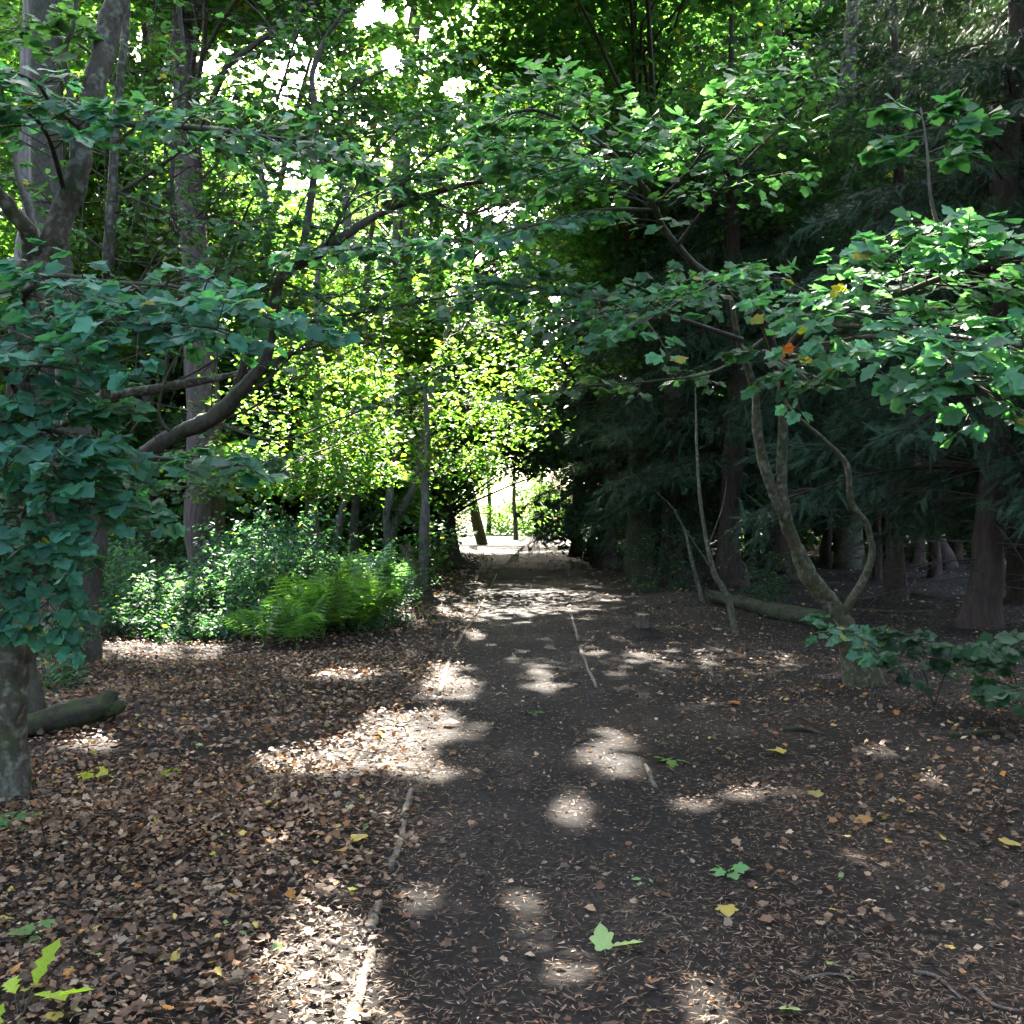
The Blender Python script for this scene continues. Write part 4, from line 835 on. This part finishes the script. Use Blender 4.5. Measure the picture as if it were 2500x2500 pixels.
# ================================================================== UNDERGROWTH
def frond_mesh(L=1.0, arch=.55, n=17, seed=0):
    r_ = np.random.default_rng(seed); V, T = [], []
    s = np.linspace(0, 1, 12); rx = s * L * (1 - .25 * s); rz = L * (.75 * s - arch * 1.15 * s ** 2)
    for i in range(11):
        w = .006 * (1 - s[i] * .8); k = len(V)
        V += [(rx[i], -w, rz[i]), (rx[i], w, rz[i]), (rx[i + 1], 0, rz[i + 1])]; T.append((k, k + 2, k + 1))
    for j in range(n):
        f = .14 + .84 * j / (n - 1); x, z = np.interp(f, s, rx), np.interp(f, s, rz)
        l = L * .24 * (math.sin(min(1, f * 1.35 + .12) * math.pi) ** .8 * .9 + .06)
        for sg in (1, -1):
            k = len(V); yw = l * .1; dx = .35 * l + r_.normal(0, .01)
            a = np.array((x, 0, z)); b = np.array((x + dx, sg * l, z - .18 * l)); m = a + (b - a) * .4
            V += [tuple(a), tuple(m + (yw, 0, .01)), tuple(b), tuple(m - (yw, 0, -.01))]
            T += [(k, k + 1, k + 2), (k, k + 2, k + 3)]
            for q_ in (.3, .5, .7):                # toothed pinnules
                k = len(V); c = a + (b - a) * q_; t_ = .12 * l * (1.1 - q_)
                V += [tuple(c), tuple(c + (t_ * 1.9, sg * t_ * .8, -.01)), tuple(c + (b - a) * .13)]; T.append((k, k + 1, k + 2))
                k = len(V); V += [tuple(c), tuple(c + (-t_ * 1.2, sg * t_ * 1.5, -.01)), tuple(c + (b - a) * .13)]; T.append((k, k + 1, k + 2))
    return raw_mesh('frond', np.array(V), np.array(T), M_FERN)
FRONDS = [frond_mesh(1, a, 17, i) for i, a in enumerate((.5, .62, .75))]
def fern(px, py, size, n, colr, label, name='fern', dd=None):
    g = G(px, py) if dd is None else np.array([(px - CX) / F * dd, dd, float(H((px - CX) / F * dd, dd))])
    root = thing(name, g, label, 'fern', 'ferns at the edge of the undergrowth')
    n = int(n * .72)
    for k in range(n):
        o = link('frond', FRONDS[k % 3], root)
        o.rotation_euler = (rng.normal(0, .2), -rng.uniform(.25, 1.05), k / n * 2 * math.pi + rng.normal(0, .25))
        o.scale = (size * 1.6 * rng.uniform(.75, 1.15),) * 3
        o.color = (*(np.array(colr) * rng.uniform(.75, 1.25)).tolist(), 1)
FY = (.105, .19, .035); FG = (.08, .165, .04); FB = (.11, .2, .12)
for i, (px, py, s, n, c, lab) in enumerate([
    (610, 1202, 1.1, 14, FY, 'large yellow-green fern in the middle of the undergrowth front'), (672, 1190, 1.05, 14, FY, 'yellow-green fern at the right of the undergrowth front'),
    (560, 1222, .75, 12, FG, 'green fern left of the large yellow-green fern'), (722, 1172, .9, 12, FB, 'pale blue-green bracken next to the broken stump'),
    (695, 1172, 1.2, 12, FG, 'fern rising behind the yellow-green ferns'), (640, 1186, 1.35, 13, FY, 'bright fern standing tall behind the undergrowth front'),
    (745, 1140, .9, 12, FB, 'bracken at the path-side end of the undergrowth'), (580, 1205, 1.0, 12, FG, 'fern deep in the bramble left of centre'),
    (500, 1215, .7, 10, FG, 'low fern among the brambles below the pine base'), (660, 1175, 1.35, 12, FB, 'pale bracken at the back of the undergrowth')]):
    fern(px, py, s, n, c, lab)
def bush(label, px0, px1, d0, d1, hmax, n, leaf, colr, name='bramble_bush', singles=0, tpl=T_OVAL):
    xm = ((px0 + px1) / 2 - CX) / F * (d0 + d1) / 2; base = np.array([xm, (d0 + d1) / 2, float(H(xm, (d0 + d1) / 2))])
    root = thing(name, base, label, 'bush', 'undergrowth left of the path')
    tw, lv = [], Leaves()
    m = n // 14
    d = rng.uniform(d0, d1, m); x = (rng.uniform(px0, px1, m) - CX) / F * d
    e = np.clip((d - d0) / 1.2, .3, 1); hh = hmax * e * (.6 + .25 * np.sin(x * 2.1 + d) + .2 * np.sin(x * 4.7 - d * 1.3) + .16 * np.sin(x * 9 + d * 3))
    s = np.linspace(0, 1, 6)[:, None]
    for k in range(m):
        a = rng.random() * 6.28; h = max(.12, hh[k]) * rng.uniform(.6, 1.1) * (1.45 if k % 11 == 0 else 1)
        p0 = np.array([x[k], d[k], float(H(x[k], d[k]))]); out = np.array([math.cos(a), math.sin(a), 0]) * h * rng.uniform(.2, .7)
        q = p0 + out * s + np.array([0, 0, h]) * np.sin(s * math.pi * .62)
        tw.append((q, np.linspace(.005, .002, 6)))
        nl = 14; f = rng.uniform(.3, 1, nl) ** .7
        pos = np.column_stack([np.interp(f, s[:, 0], q[:, c]) for c in range(3)]) + rng.normal(0, .07, (nl, 3))
        dd, nn = rand_dirs(nl, .5)
        lv.add(pos, dd, nn, leaf * rng.uniform(.6, 1.25, nl), jit_col(colr, nl, .02))
    finish_tree(root, base, tw, lv, tpl, M_LEAFM, singles=singles, single_tpl=SINGLE_OVAL, gaps=False)
SINGLE_OVAL = []
for cu in (.02, -.03):
    v, t = leaf_template([(0, 0), (.12, .14), (.35, .27), (.65, .22), (.86, .1), (1, 0)], .45, .2, .12, cu); SINGLE_OVAL.append(raw_mesh('bramble_leaf', v, t, M_LEAFMO))
bush('dark bramble thicket at the left of the undergrowth', 185, 420, 13.2, 17.5, 1.2, 8000, .09, (.055, .12, .065), singles=150)
bush('blue-green bramble thicket below the pine base', 400, 560, 13.5, 18, 1.5, 7600, .09, (.06, .135, .075), singles=150)
bush('green bramble thicket among the ferns', 540, 720, 14.2, 18.5, 1.3, 6400, .09, (.065, .14, .06), singles=150)
bush('low bramble fringe sprawling toward the path edge', 600, 780, 15, 20, .55, 3000, .07, (.045, .1, .045), singles=80)
bush('tall hazel scrub behind the brambles', 420, 640, 19, 24, 1.9, 4600, .09, (.045, .095, .035), name='scrub')
bush('scrub in the shade behind the spreading maple', 150, 430, 18, 25, 1.9, 5200, .1, (.035, .075, .03), name='scrub')
bush('leafy scrub around the pale broken stump', 700, 830, 22, 28, 1.2, 1800, .09, MID, name='scrub')
bush('low greenery at the foot of the second conifer', 1190, 1330, 22, 30, 1.7, 2600, .1, (.028, .062, .03), name='scrub')
bush('low shoots beside the third conifer trunk', 1420, 1480, 17, 21, 1.5, 900, .09, (.026, .06, .03), name='scrub')
bush('dark greenery below the trunk at the left edge', 60, 150, 9, 12, .5, 700, .09, (.035, .08, .045), name='scrub')
bush('scrub on the left verge far along the path', 790, 860, 40, 52, 1.6, 1200, .16, MID, name='scrub')

# low sycamore shoots at the lower right
def shoots(label, spots, colr):
    g0 = P(*spots[0][0]); base = np.array([g0[0], g0[1], float(H(g0[0], g0[1]))])
    root = thing('sycamore_seedling', base, label, 'seedling', 'low sycamore shoots at lower right')
    tw, lv = [], Leaves()
    for l in spots:
        q = limb_part(root, base, 'shoot', px_line(l), np.linspace(.008, .003, len(l)), M_TWIG)
        side_spray(q, .2, 1, 8, .4, .11, tw=tw, lv=lv, colr=colr, yellow=.0, flat=.15)
    finish_tree(root, base, tw, lv, T_HI, singles=120, single_tpl=SINGLE, carve=False)
shoots('low sycamore shoots with dark leaves left of the stout conifer foot', [[(1760, 1330, 8.4), (1740, 1260, 8.2), (1715, 1215, 8), (1690, 1190, 7.9)], [(1762, 1330, 8.4), (1790, 1250, 8.1), (1820, 1215, 7.9)]], (.024, .06, .03))
shoots('low sycamore shoots cut by the right edge', [[(1930, 1345, 8), (1910, 1270, 7.8), (1880, 1230, 7.6), (1850, 1220, 7.5)], [(1935, 1345, 8), (1950, 1260, 7.7), (1940, 1200, 7.5)], [(1935, 1345, 8), (1900, 1310, 7.4), (1930, 1300, 7.0)]], (.03, .075, .035))

# thin sapling by the fallen log
stem_tree('sapling', 'thin pale sapling rising beside the fallen log at right', [(1392, 1182, 14.2), (1372, 1130, 14.2), (1345, 1075, 14.2), (1328, 990, 14.2), (1318, 900, 14.2), (1314, 780, 14.2), (1312, 700, 14)], [.055, .045, .036, .028, .022, .016, .006], M_BARK_SYC2,
          parts=[('limb', [(1344, 1075, 14.2), (1300, 1010, 14), (1270, 960, 13.9), (1240, 930, 13.8)], [.015, .012, .009, .004]), ('limb', [(1336, 1030, 14.2), (1362, 960, 14), (1372, 900, 14)], [.01, .008, .004])])
stem_tree('sapling', 'bare thin stem bent beside the second conifer trunk', [(1330, 1130, 19), (1315, 1100, 19), (1300, 1040, 19), (1292, 1000, 19), (1270, 960, 19)], [.05, .04, .03, .022, .01], M_BARK_SYC2)

# ================================================================== LOGS, STUMPS, EDGING
def log_thing(name, label, a, b, ra, rb, mat, cat='log', group=None, sag=0.0, stubs=(), sides=14, bump=.1, lift=0.0, n=14, kinds=None):
    a = np.asarray(a, float); b = np.asarray(b, float)
    base = (a + b) / 2; base[2] = float(H(base[0], base[1]))
    root = thing(name, base, label, cat, group)
    s = np.linspace(0, 1, n)[:, None]; pts = a + (b - a) * s + np.cumsum(rng.normal(0, .010, (n, 3)), axis=0) * (1 if sag else .4)
    pts[:, 2] = (a[2] + (b[2] - a[2]) * s[:, 0])
    v, t = tube(pts, np.linspace(ra, rb, n) * (1 + rng.normal(0, .03, n)), sides, bump, seed=rng.random() * 9)
    body = link('body', raw_mesh('body', v - base, t, mat, smooth=True), root)
    for (f, dr, l, r) in stubs:
        p = a + (b - a) * f; q = p + np.asarray(dr) * np.linspace(0, 1, 5)[:, None] * l
        v, t = tube(q, np.linspace(r, r * .6, 5), 8, .1); link('branch_stub', raw_mesh('branch_stub', v - base, t, mat, smooth=True), body)
    return root
def GL(px, py, lift): g = G(px, py); g[2] += lift; return g
log_thing('log', 'short mossy dark log at the foot of the left-edge trunk', GL(48, 1402, .08), GL(212, 1378, .13), .075, .115, M_LOGMOSS, stubs=[(.93, (.25, .15, .8), .16, .09), (.95, (.75, -.1, .1), .16, .08), (.5, (.1, .5, .5), .12, .03)], sag=1, bump=.16)
log_thing('log', 'long fallen trunk lying behind the bent sycamore', GL(1340, 1140, .14), GL(1565, 1188, .12), .1, .16, M_LOGMOSS, sag=1, stubs=[(.3, (-.2, .1, .6), .3, .04), (.1, (-.5, .2, .3), .5, .04)], n=24)
log_thing('log', 'dark log lying at the right path edge in the distance', [2.9, 36, .17], [5.0, 37, .17], .19, .16, M_LOGMOSS)
log_thing('log', 'second log behind the dark path-edge log', [3.0, 39.5, .2], [4.8, 40.8, .18], .22, .18, M_LOGMOSS)
log_thing('log', 'old log under the far conifers in the sunlit gap', [17.2, 44, .3], [20.5, 45, .3], .32, .28, M_LOGMOSS)
log_thing('log', 'fallen log under the hazels behind the undergrowth', [-6.0, 30, .5], [-4.2, 29, .55], .22, .2, M_LOGMOSS)
# path edging timbers
for lab, a, b, w in [
    ('nearest left path edging log, sunlit at the bottom of the picture', (656, 1950), (698, 1770), .03), ('second left path edging log, mossy and dull', (702, 1755), (716, 1698), .03), ('left path edging log half buried before the short shadowed one', (738, 1630), (760, 1540), .02),
    ('short left path edging log lying in shadow', (764, 1532), (776, 1484), .03), ('white sunlit left path edging log', (828, 1308), (850, 1240), .034),
    ('left path edging log beyond the white one', (856, 1224), (890, 1171), .032), ('thin left path edging log just beyond the bend', (894, 1162), (916, 1126), .03), ('farthest left path edging log', (920, 1120), (937, 1082), .03),
    ('right path edging log level with the cut stump', (1075, 1150), (1088, 1208), .032), ('right path edging log with a bend nearer the camera', (1093, 1220), (1127, 1294), .032), ('short right path edging log below the round sun patch', (1218, 1440), (1236, 1480), .022)]:
    log_thing('edging_log', lab, GL(*a, .006), GL(*b, .006), w * .75, w * .6, M_TIMBER, 'edging log', 'logs edging the path', sides=9, bump=.2, n=12)
def stump(label, px, py, h, r, lean, mat, name='stump', mound=True):
    g = G(px, py); root = thing(name, g, label, 'stump')
    n = 12; s = np.linspace(0, 1, n)
    pts = g + np.column_stack([lean * s * h, 0 * s, s * h - .05])
    sides = 20; v, t = tube(pts, r * (.94 + .55 * np.exp(-s * 8) + .1 * (s > .85)), sides, .09, cap=False, seed=rng.random() * 9)
    v[-sides:, 2] += rng.normal(0, .006 if mound else .05, sides)
    bole = link('bole', raw_mesh('bole', v - g, t, mat, smooth=True), root)
    k = np.arange(sides); c = pts[-1] - g + np.array([0, 0, .012 if mound else -.04]); tv = np.concatenate([v[-sides:] - g + np.array([0, 0, .002]), [c]])
    link('cut_face', raw_mesh('cut_face', tv, np.column_stack([k, (k + 1) % sides, np.full(sides, sides)]), M_STUMP), bole)
    if mound:
        a = np.arange(24) / 24 * 2 * math.pi; V = []
        for rr_, hh_ in ((.1, .11), (.16, .085), (.23, .045), (.33, .0), (.36, -.03)):
            w = rr_ * (1 + .15 * np.sin(a * 3 + 1) + .1 * np.sin(a * 7)); V.append(np.column_stack([np.cos(a) * w, np.sin(a) * w, np.full(24, hh_) + rng.normal(0, .006, 24)]))
        V = np.concatenate(V); ii = np.arange(120).reshape(5, 24); nx = np.roll(ii, -1, 1)
        link('root_mound', raw_mesh('root_mound', V, np.concatenate([np.stack([ii[:-1], nx[1:], nx[:-1]], -1).reshape(-1, 3), np.stack([ii[:-1], ii[1:], nx[1:]], -1).reshape(-1, 3)]), M_SOIL, smooth=True), root)
    return root, g
stump('small cut stump standing on the right of the path', 1211, 1203, .34, .1, .02, M_STUMPBARK)
r0, g0 = stump('pale broken leaning stump at the end of the undergrowth', 788, 1105, 1.05, .13, -.3, M_STUMP, 'broken_stump', False)
for a_, b_, rr in [((.12, .1, .0), (-.02, 0, .62), .06), ((.38, -.1, .42), (.16, .0, .22), .025), ((-.5, -.3, .05), (.1, -.2, .22), .03)]:
    q = np.linspace(a_, b_, 6); v, t = tube(q, np.linspace(rr, rr * .7, 6), 8, .1); link('splinter', raw_mesh('splinter', v, t, M_STUMP, smooth=True), r0)
# fallen sticks
for lab, l, r in [('thin curved twig arching on the litter at left', [(548, 1645), (556, 1620), (590, 1602), (630, 1596)], .006), ('second curved twig on the litter beside the arched one', [(650, 1600), (740, 1612), (752, 1632), (720, 1655)], .005),
                  ('dark crooked branch lying at the right edge', [(1790, 1400), (1840, 1394), (1890, 1388), (1915, 1408)], .025), ('short pale stick in the shade on the right', [(1475, 1385), (1520, 1388), (1548, 1396)], .02),
                  ('stick lying under the bent sycamore', [(1640, 1150), (1700, 1162), (1770, 1150)], .03), ('stick on the ground in the conifer shade', [(1690, 1118), (1760, 1128), (1830, 1122)], .03),
                  ('twig lying across the path at lower right', [(1510, 1842), (1560, 1835), (1608, 1845)], .006), ('thin root-like twig at lower right', [(1720, 1845), (1765, 1860), (1810, 1905)], .008), ('short twig near the bottom right corner', [(1830, 1880), (1870, 1920), (1920, 1935)], .007),
                  ('small twig on the litter near the left path edge', [(700, 1730), (690, 1760), (676, 1790)], .004), ('fallen branch under the conifers at mid right', [(1440, 1100), (1500, 1108), (1580, 1100)], .03)]:
    pts = np.array([GL(x, y, r * .8) for x, y in l]); base = pts.mean(0); q, rr = spline(pts, np.linspace(r, r * .6, len(pts)), 20)
    v, t = tube(q, rr, 8, .12, seed=rng.random() * 9)
    link('fallen_branch', raw_mesh('fallen_branch', v - base, t, M_BARK_GREY if r < .02 else M_LOGMOSS, smooth=True), None, base.tolist(), label=lab, category='branch', group='sticks on the forest floor')

# ================================================================== LEAF LITTER
LIT_T = [leaf_template(MAPLE_HI, .38, c, d, e) for c, d, e in ((.25, -.12, .05), (-.2, .1, .06), (.1, .3, -.06), (.05, .02, .03))]
LIT_T += [leaf_template(OAK, .45, c, d, e) for c, d, e in ((.4, -.2, .04), (-.3, .1, .05))]
LIT_MID = [leaf_template(MAPLE_MID, .38, .3, -.1, .05), leaf_template(MAPLE_MID, .38, -.25, .12, .05), leaf_template(OVAL, .45, .4, -.2, .05), leaf_template(OVAL, .45, -.3, .2, .04)]
LIT_LO = [(np.array([[0, 0, 0], [.45, .35, .12], [1, 0, .02], [.5, -.33, .08]]), np.array([[0, 2, 1], [0, 3, 2]]))]
PAL = np.array([(.115, .066, .038), (.16, .10, .06), (.07, .041, .025), (.2, .138, .085), (.15, .07, .03), (.09, .066, .046), (.24, .185, .13), (.05, .032, .022), (.08, .045, .028), (.055, .036, .026)])
def litter_cols(n, bright=.05):
    c = PAL[rng.integers(len(PAL), size=n)] * rng.uniform(.6, 1.35, (n, 1)) * np.array([1.2, 1.12, 1.04])
    b = rng.random(n); y = b < bright * .55; o = (b >= bright * .55) & (b < bright * .8); g = (b >= bright * .8) & (b < bright)
    c[y] = np.array([.42, .30, .07]) * rng.uniform(.7, 1.15, (y.sum(), 1)); c[o] = np.array([.40, .17, .03]) * rng.uniform(.7, 1.1, (o.sum(), 1)); c[g] = np.array([.22, .30, .09]) * rng.uniform(.7, 1.1, (g.sum(), 1))
    return c
def density(x, y):
    """leaves lie thick on the left, thin on the trodden path, scattered on the right"""
    dx = x - path_mid(y)
    left = np.clip((-.55 - dx) / .9, 0, 1); right = np.clip((dx - .75) / 1.6, 0, 1)
    pat = .62 + .38 * np.sin(x * 1.9 + y * .8) * np.sin(y * 1.3 - x * .6)
    return .03 + .9 * left * (.6 + .4 * pat) + .26 * right * pat
def scatter(n, x0, x1, y0, y1, power=1.0):
    x = rng.uniform(x0, x1, n * 3); y = y0 + (y1 - y0) * rng.random(n * 3) ** power
    k = (rng.random(n * 3) < density(x, y)) & (np.abs(x) < .62 * y + 1.2)
    return x[k][:n], y[k][:n]
def lay(x, y, tilt, lift):
    n = len(x); a = rng.random(n) * 2 * math.pi
    d = np.column_stack([np.cos(a), np.sin(a), rng.normal(0, tilt * .6, n)]); nn = norm(np.column_stack([rng.normal(0, tilt, n), rng.normal(0, tilt, n), np.ones(n)]))
    return np.column_stack([x, y, H(x, y) + .012 + rng.random(n) * lift]), norm(d), nn
# the 300 that lie largest in view, one by one
FALLEN = [raw_mesh('fallen_leaf', *tp, M_DEADO) for tp in LIT_T]
from mathutils import Matrix
x, y = scatter(300, -2.2, 2.2, 2.9, 4.3)
p, d, n = lay(x, y, .32, .025); fr = frames(d, n); cs = litter_cols(len(x), .08)
for i in range(len(x)):
    o = link('fallen_leaf', FALLEN[int(rng.integers(6))], ground)
    o.matrix_local = Matrix.Translation(Vector(p[i].tolist())) @ Matrix(fr[i].T.tolist()).to_4x4() @ Matrix.Scale(float(rng.uniform(.022, .055)), 4)
    o.color = (*cs[i].tolist(), 1)
V, T, C, o_ = [], [], [], 0
def add_litter(tps, x, y, smin, smax, tilt, lift, bright):
    global o_
    which = rng.integers(len(tps), size=len(x))
    for k, tp in enumerate(tps):
        xx, yy = x[which == k], y[which == k]
        if not len(xx): continue
        p, d, n = lay(xx, yy, tilt, lift); s = rng.uniform(smin, smax, len(xx)); c = litter_cols(len(xx), bright)
        fr = frames(d, n); v = p[:, None] + s[:, None, None] * np.einsum('kj,njm->nkm', tp[0], fr)
        V.append(v.reshape(-1, 3)); T.append((tp[1][None] + (o_ + np.arange(len(xx)) * len(tp[0]))[:, None, None]).reshape(-1, 3)); C.append(np.repeat(c, len(tp[0]), axis=0)); o_ += len(xx) * len(tp[0])
add_litter(LIT_T, *scatter(5200, -3.2, 3.2, 2.4, 5.5), .016, .046, .48, .028, .03)
add_litter(LIT_MID, *scatter(14000, -7, 8, 4.6, 12), .024, .056, .6, .032, .035)
add_litter(LIT_LO, *scatter(14000, -3.4, 3.4, 2.4, 6.5), .012, .038, .6, .025, .015)
add_litter(LIT_LO, *scatter(20000, -9, 10, 5, 18), .026, .065, .5, .04, .03)
add_litter(LIT_LO, *scatter(14000, -16, 20, 14, 50), .06, .13, .5, .04, .05)
link('leaf_litter', raw_mesh('leaf_litter', np.concatenate(V), np.concatenate(T), M_DEAD, np.concatenate(C)), kind='stuff', label='brown dead leaves covering the forest floor', category='leaf litter')
# crumbs of rotted leaf and bark trodden into the path
n_ = 24000; y_ = 2.4 + 16 * rng.random(n_) ** 2.0; x_ = rng.uniform(-.6, .62, n_) * (y_ + 1.0); k_ = (x_ > -1.1); x_, y_ = x_[k_], y_[k_]
p_, d_, nn_ = lay(x_, y_, .5, .006); c_ = PAL[rng.integers(len(PAL), size=len(x_))] * rng.uniform(.3, 1.8, (len(x_), 1))
link('leaf_crumbs', leaf_mesh('leaf_crumbs', LIT_LO[0], p_, d_, nn_, rng.uniform(.005, .02, len(x_)) * (1 + y_ * .05), c_, M_DEAD), kind='stuff', label='crumbled leaf and bark bits trodden into the path', category='litter')
# dropped conifer needles and bits of straw
def needles():
    n = 150000
    y = 2.4 + 20 * rng.random(n) ** 2.2; x = rng.uniform(-.6, .62, n) * (y + 1.2)
    k = rng.random(n) < np.where(x < -.9, .35, .9) * (.6 + .4 * np.sin(x * 3 + y * 1.3) * np.sin(y * 2.1)); x, y = x[k], y[k]; n = len(x)
    a = rng.random(n) * math.pi * 2; l = rng.uniform(.015, .05, n) * (1 + y * .03); w = .0005 + .00022 * y * .5
    dx, dy = np.cos(a), np.sin(a); z = H(x, y) + .014 + rng.random(n) * .014
    bow = rng.normal(0, .12, n) * l
    p0 = np.column_stack([x - dx * l / 2, y - dy * l / 2, z]); p1 = np.column_stack([x + dx * l / 2, y + dy * l / 2, z + rng.normal(0, .25, n) * l * .4])
    mid = (p0 + p1) / 2 + np.column_stack([-dy * bow, dx * bow, np.zeros(n)]); off = np.column_stack([-dy * w, dx * w, np.zeros(n)])
    v = np.stack([p0, mid + off, p1, mid - off], 1); t = np.array([[0, 2, 1], [0, 3, 2]])[None] + (np.arange(n) * 4)[:, None, None]
    c = np.array([(.20, .12, .07), (.28, .19, .12), (.13, .08, .05), (.36, .27, .19)])[rng.integers(4, size=n)] * rng.uniform(.6, 1.15, (n, 1))
    link('needle_litter', raw_mesh('needle_litter', v.reshape(-1, 3), t.reshape(-1, 3), M_DEAD, np.repeat(c, 4, axis=0)), kind='stuff', label='fallen brown conifer needles on the path and ground', category='needles')
needles()

# single conspicuous leaves and sprigs
BIG = {'maple': SINGLE[0], 'maple2': SINGLE[3], 'oak': raw_mesh('oak_leaf', *leaf_template(OAK, .45, .25, -.05, .03), M_LEAFO)}
def big_leaf(name, label, px, py, s, colr, kind='maple', tilt=.15, rz=None, lift=.025):
    o = link(name, BIG[kind], None, (G(px, py) + np.array([0, 0, lift])).tolist(), label=label, category='leaf', group='single bright leaves on the ground')
    o.rotation_euler = (rng.normal(0, tilt), rng.normal(0, tilt) - .15, rng.random() * 6.28 if rz is None else rz); o.scale = (s,) * 3; o.color = (*colr, 1)
PG, YL, OR = (.34, .42, .2), (.48, .36, .08), (.5, .2, .04)
for a in [('green_leaf', 'large pale green oak leaf lying on the path', 1150, 1785, .13, PG, 'oak', .1, .05), ('green_leaf', 'pale green leaf upright beside the large pale oak leaf', 1140, 1788, .09, PG, 'maple', .5, 2.2),
          ('yellow_leaf', 'yellow maple leaf right of the path near the green sprig', 1368, 1712, .085, YL, 'maple', .1, 4.6), ('yellow_leaf', 'yellow leaf below the sun patch, right of the path', 1478, 1422, .13, YL, 'maple2'),
          ('yellow_leaf', 'yellow five-pointed leaf near the right edge', 1890, 1590, .11, YL, 'maple'), ('yellow_leaf', 'yellow leaf on the litter left of the path', 668, 1587, .10, YL, 'maple2'),
          ('yellow_leaf', 'yellow-brown leaf just left of the other yellow leaf', 640, 1605, .09, (.36, .25, .09), 'maple'), ('green_leaf', 'small lime leaf on the litter at left', 396, 1627, .07, (.36, .42, .03), 'oak'),
          ('yellow_leaf', 'orange-yellow leaf near the left edge', 20, 1730, .07, YL, 'maple'), ('yellow_leaf', 'yellow leaf at the bottom right of the path', 1470, 1905, .07, PG, 'maple2'), ('yellow_leaf', 'pale yellow leaf at the bottom left of the litter', 420, 1870, .05, YL, 'oak'),
          ('orange_leaf', 'orange leaf in the large sun patch', 838, 1365, .12, OR, 'maple2'), ('orange_leaf', 'orange leaf in the sun left of the big patch', 715, 1443, .11, OR, 'maple'), ('orange_leaf', 'orange leaf by the far left sun fleck', 620, 1277, .12, OR, 'maple'),
          ('orange_leaf', 'orange leaf near the bent sycamore foot', 1378, 1330, .11, OR, 'maple'), ('green_leaf', 'tiny lime leaf left of the path', 660, 1685, .04, (.36, .42, .03), 'maple'), ('yellow_leaf', 'yellow leaf in shade right of centre', 1545, 1507, .09, (.34, .26, .08), 'maple2'),
          ('yellow_leaf', 'brownish yellow leaf on the right litter', 1640, 1556, .09, (.4, .2, .06), 'maple'), ('yellow_leaf', 'small yellow leaf on the lower right litter', 1560, 1727, .05, YL, 'oak'), ('green_leaf', 'bluish green leaf at the left bottom edge', 12, 1835, .08, (.16, .3, .2), 'oak')]:
    big_leaf(*a)
def sprig(label, px, py, n, s, colr, tall, name='sprig', kind='maple'):
    g = G(px, py); root = thing(name, g, label, 'sprig', 'green sprigs on the forest floor')
    for k in range(n):
        a = k / n * 6.28 + rng.normal(0, .3); h = tall * rng.uniform(.5, 1); e = np.array([math.cos(a) * s * .5, math.sin(a) * s * .5, h])
        q = np.linspace((0, 0, 0), e, 5); v, t = tube(q, np.linspace(.0025, .0015, 5), 5, 0); stalk = link('stalk', raw_mesh('stalk', v, t, M_TWIG, smooth=True), root)
        o = link('leaf', BIG[kind], stalk, e.tolist()); o.rotation_euler = (rng.normal(0, .3), rng.normal(0.1, .3), a); o.scale = (s * rng.uniform(.7, 1.15),) * 3; o.color = (*(np.array(colr) * rng.uniform(.8, 1.2)).tolist(), 1)
sprig('green leafy sprig lying right of the path centre', 1372, 1650, 6, .06, (.13, .28, .1), .03)
sprig('two small green leaves left of the green sprig', 1215, 1660, 3, .045, (.18, .3, .14), .02)
sprig('lime yellow seedling on the litter at left', 178, 1478, 7, .085, (.34, .36, .03), .06)
sprig('bright lime oak seedling in the bottom left corner', 40, 1935, 7, .15, (.26, .36, .03), .11, kind='oak')
sprig('dark green leafy sprig at the left edge', 14, 1560, 4, .11, (.06, .17, .05), .05)
sprig('dull green sprig on the litter near the left edge', 78, 1765, 5, .07, (.13, .22, .06), .03)
sprig('yellowish seedling in shade below the left log', 320, 1475, 5, .07, (.2, .2, .04), .05)
sprig('small green sprout on the right of the path beyond the sun patch', 1265, 1435, 4, .09, (.12, .2, .04), .05)
sprig('dark green sprout in the path shade', 1010, 1342, 4, .06, (.06, .12, .03), .04)
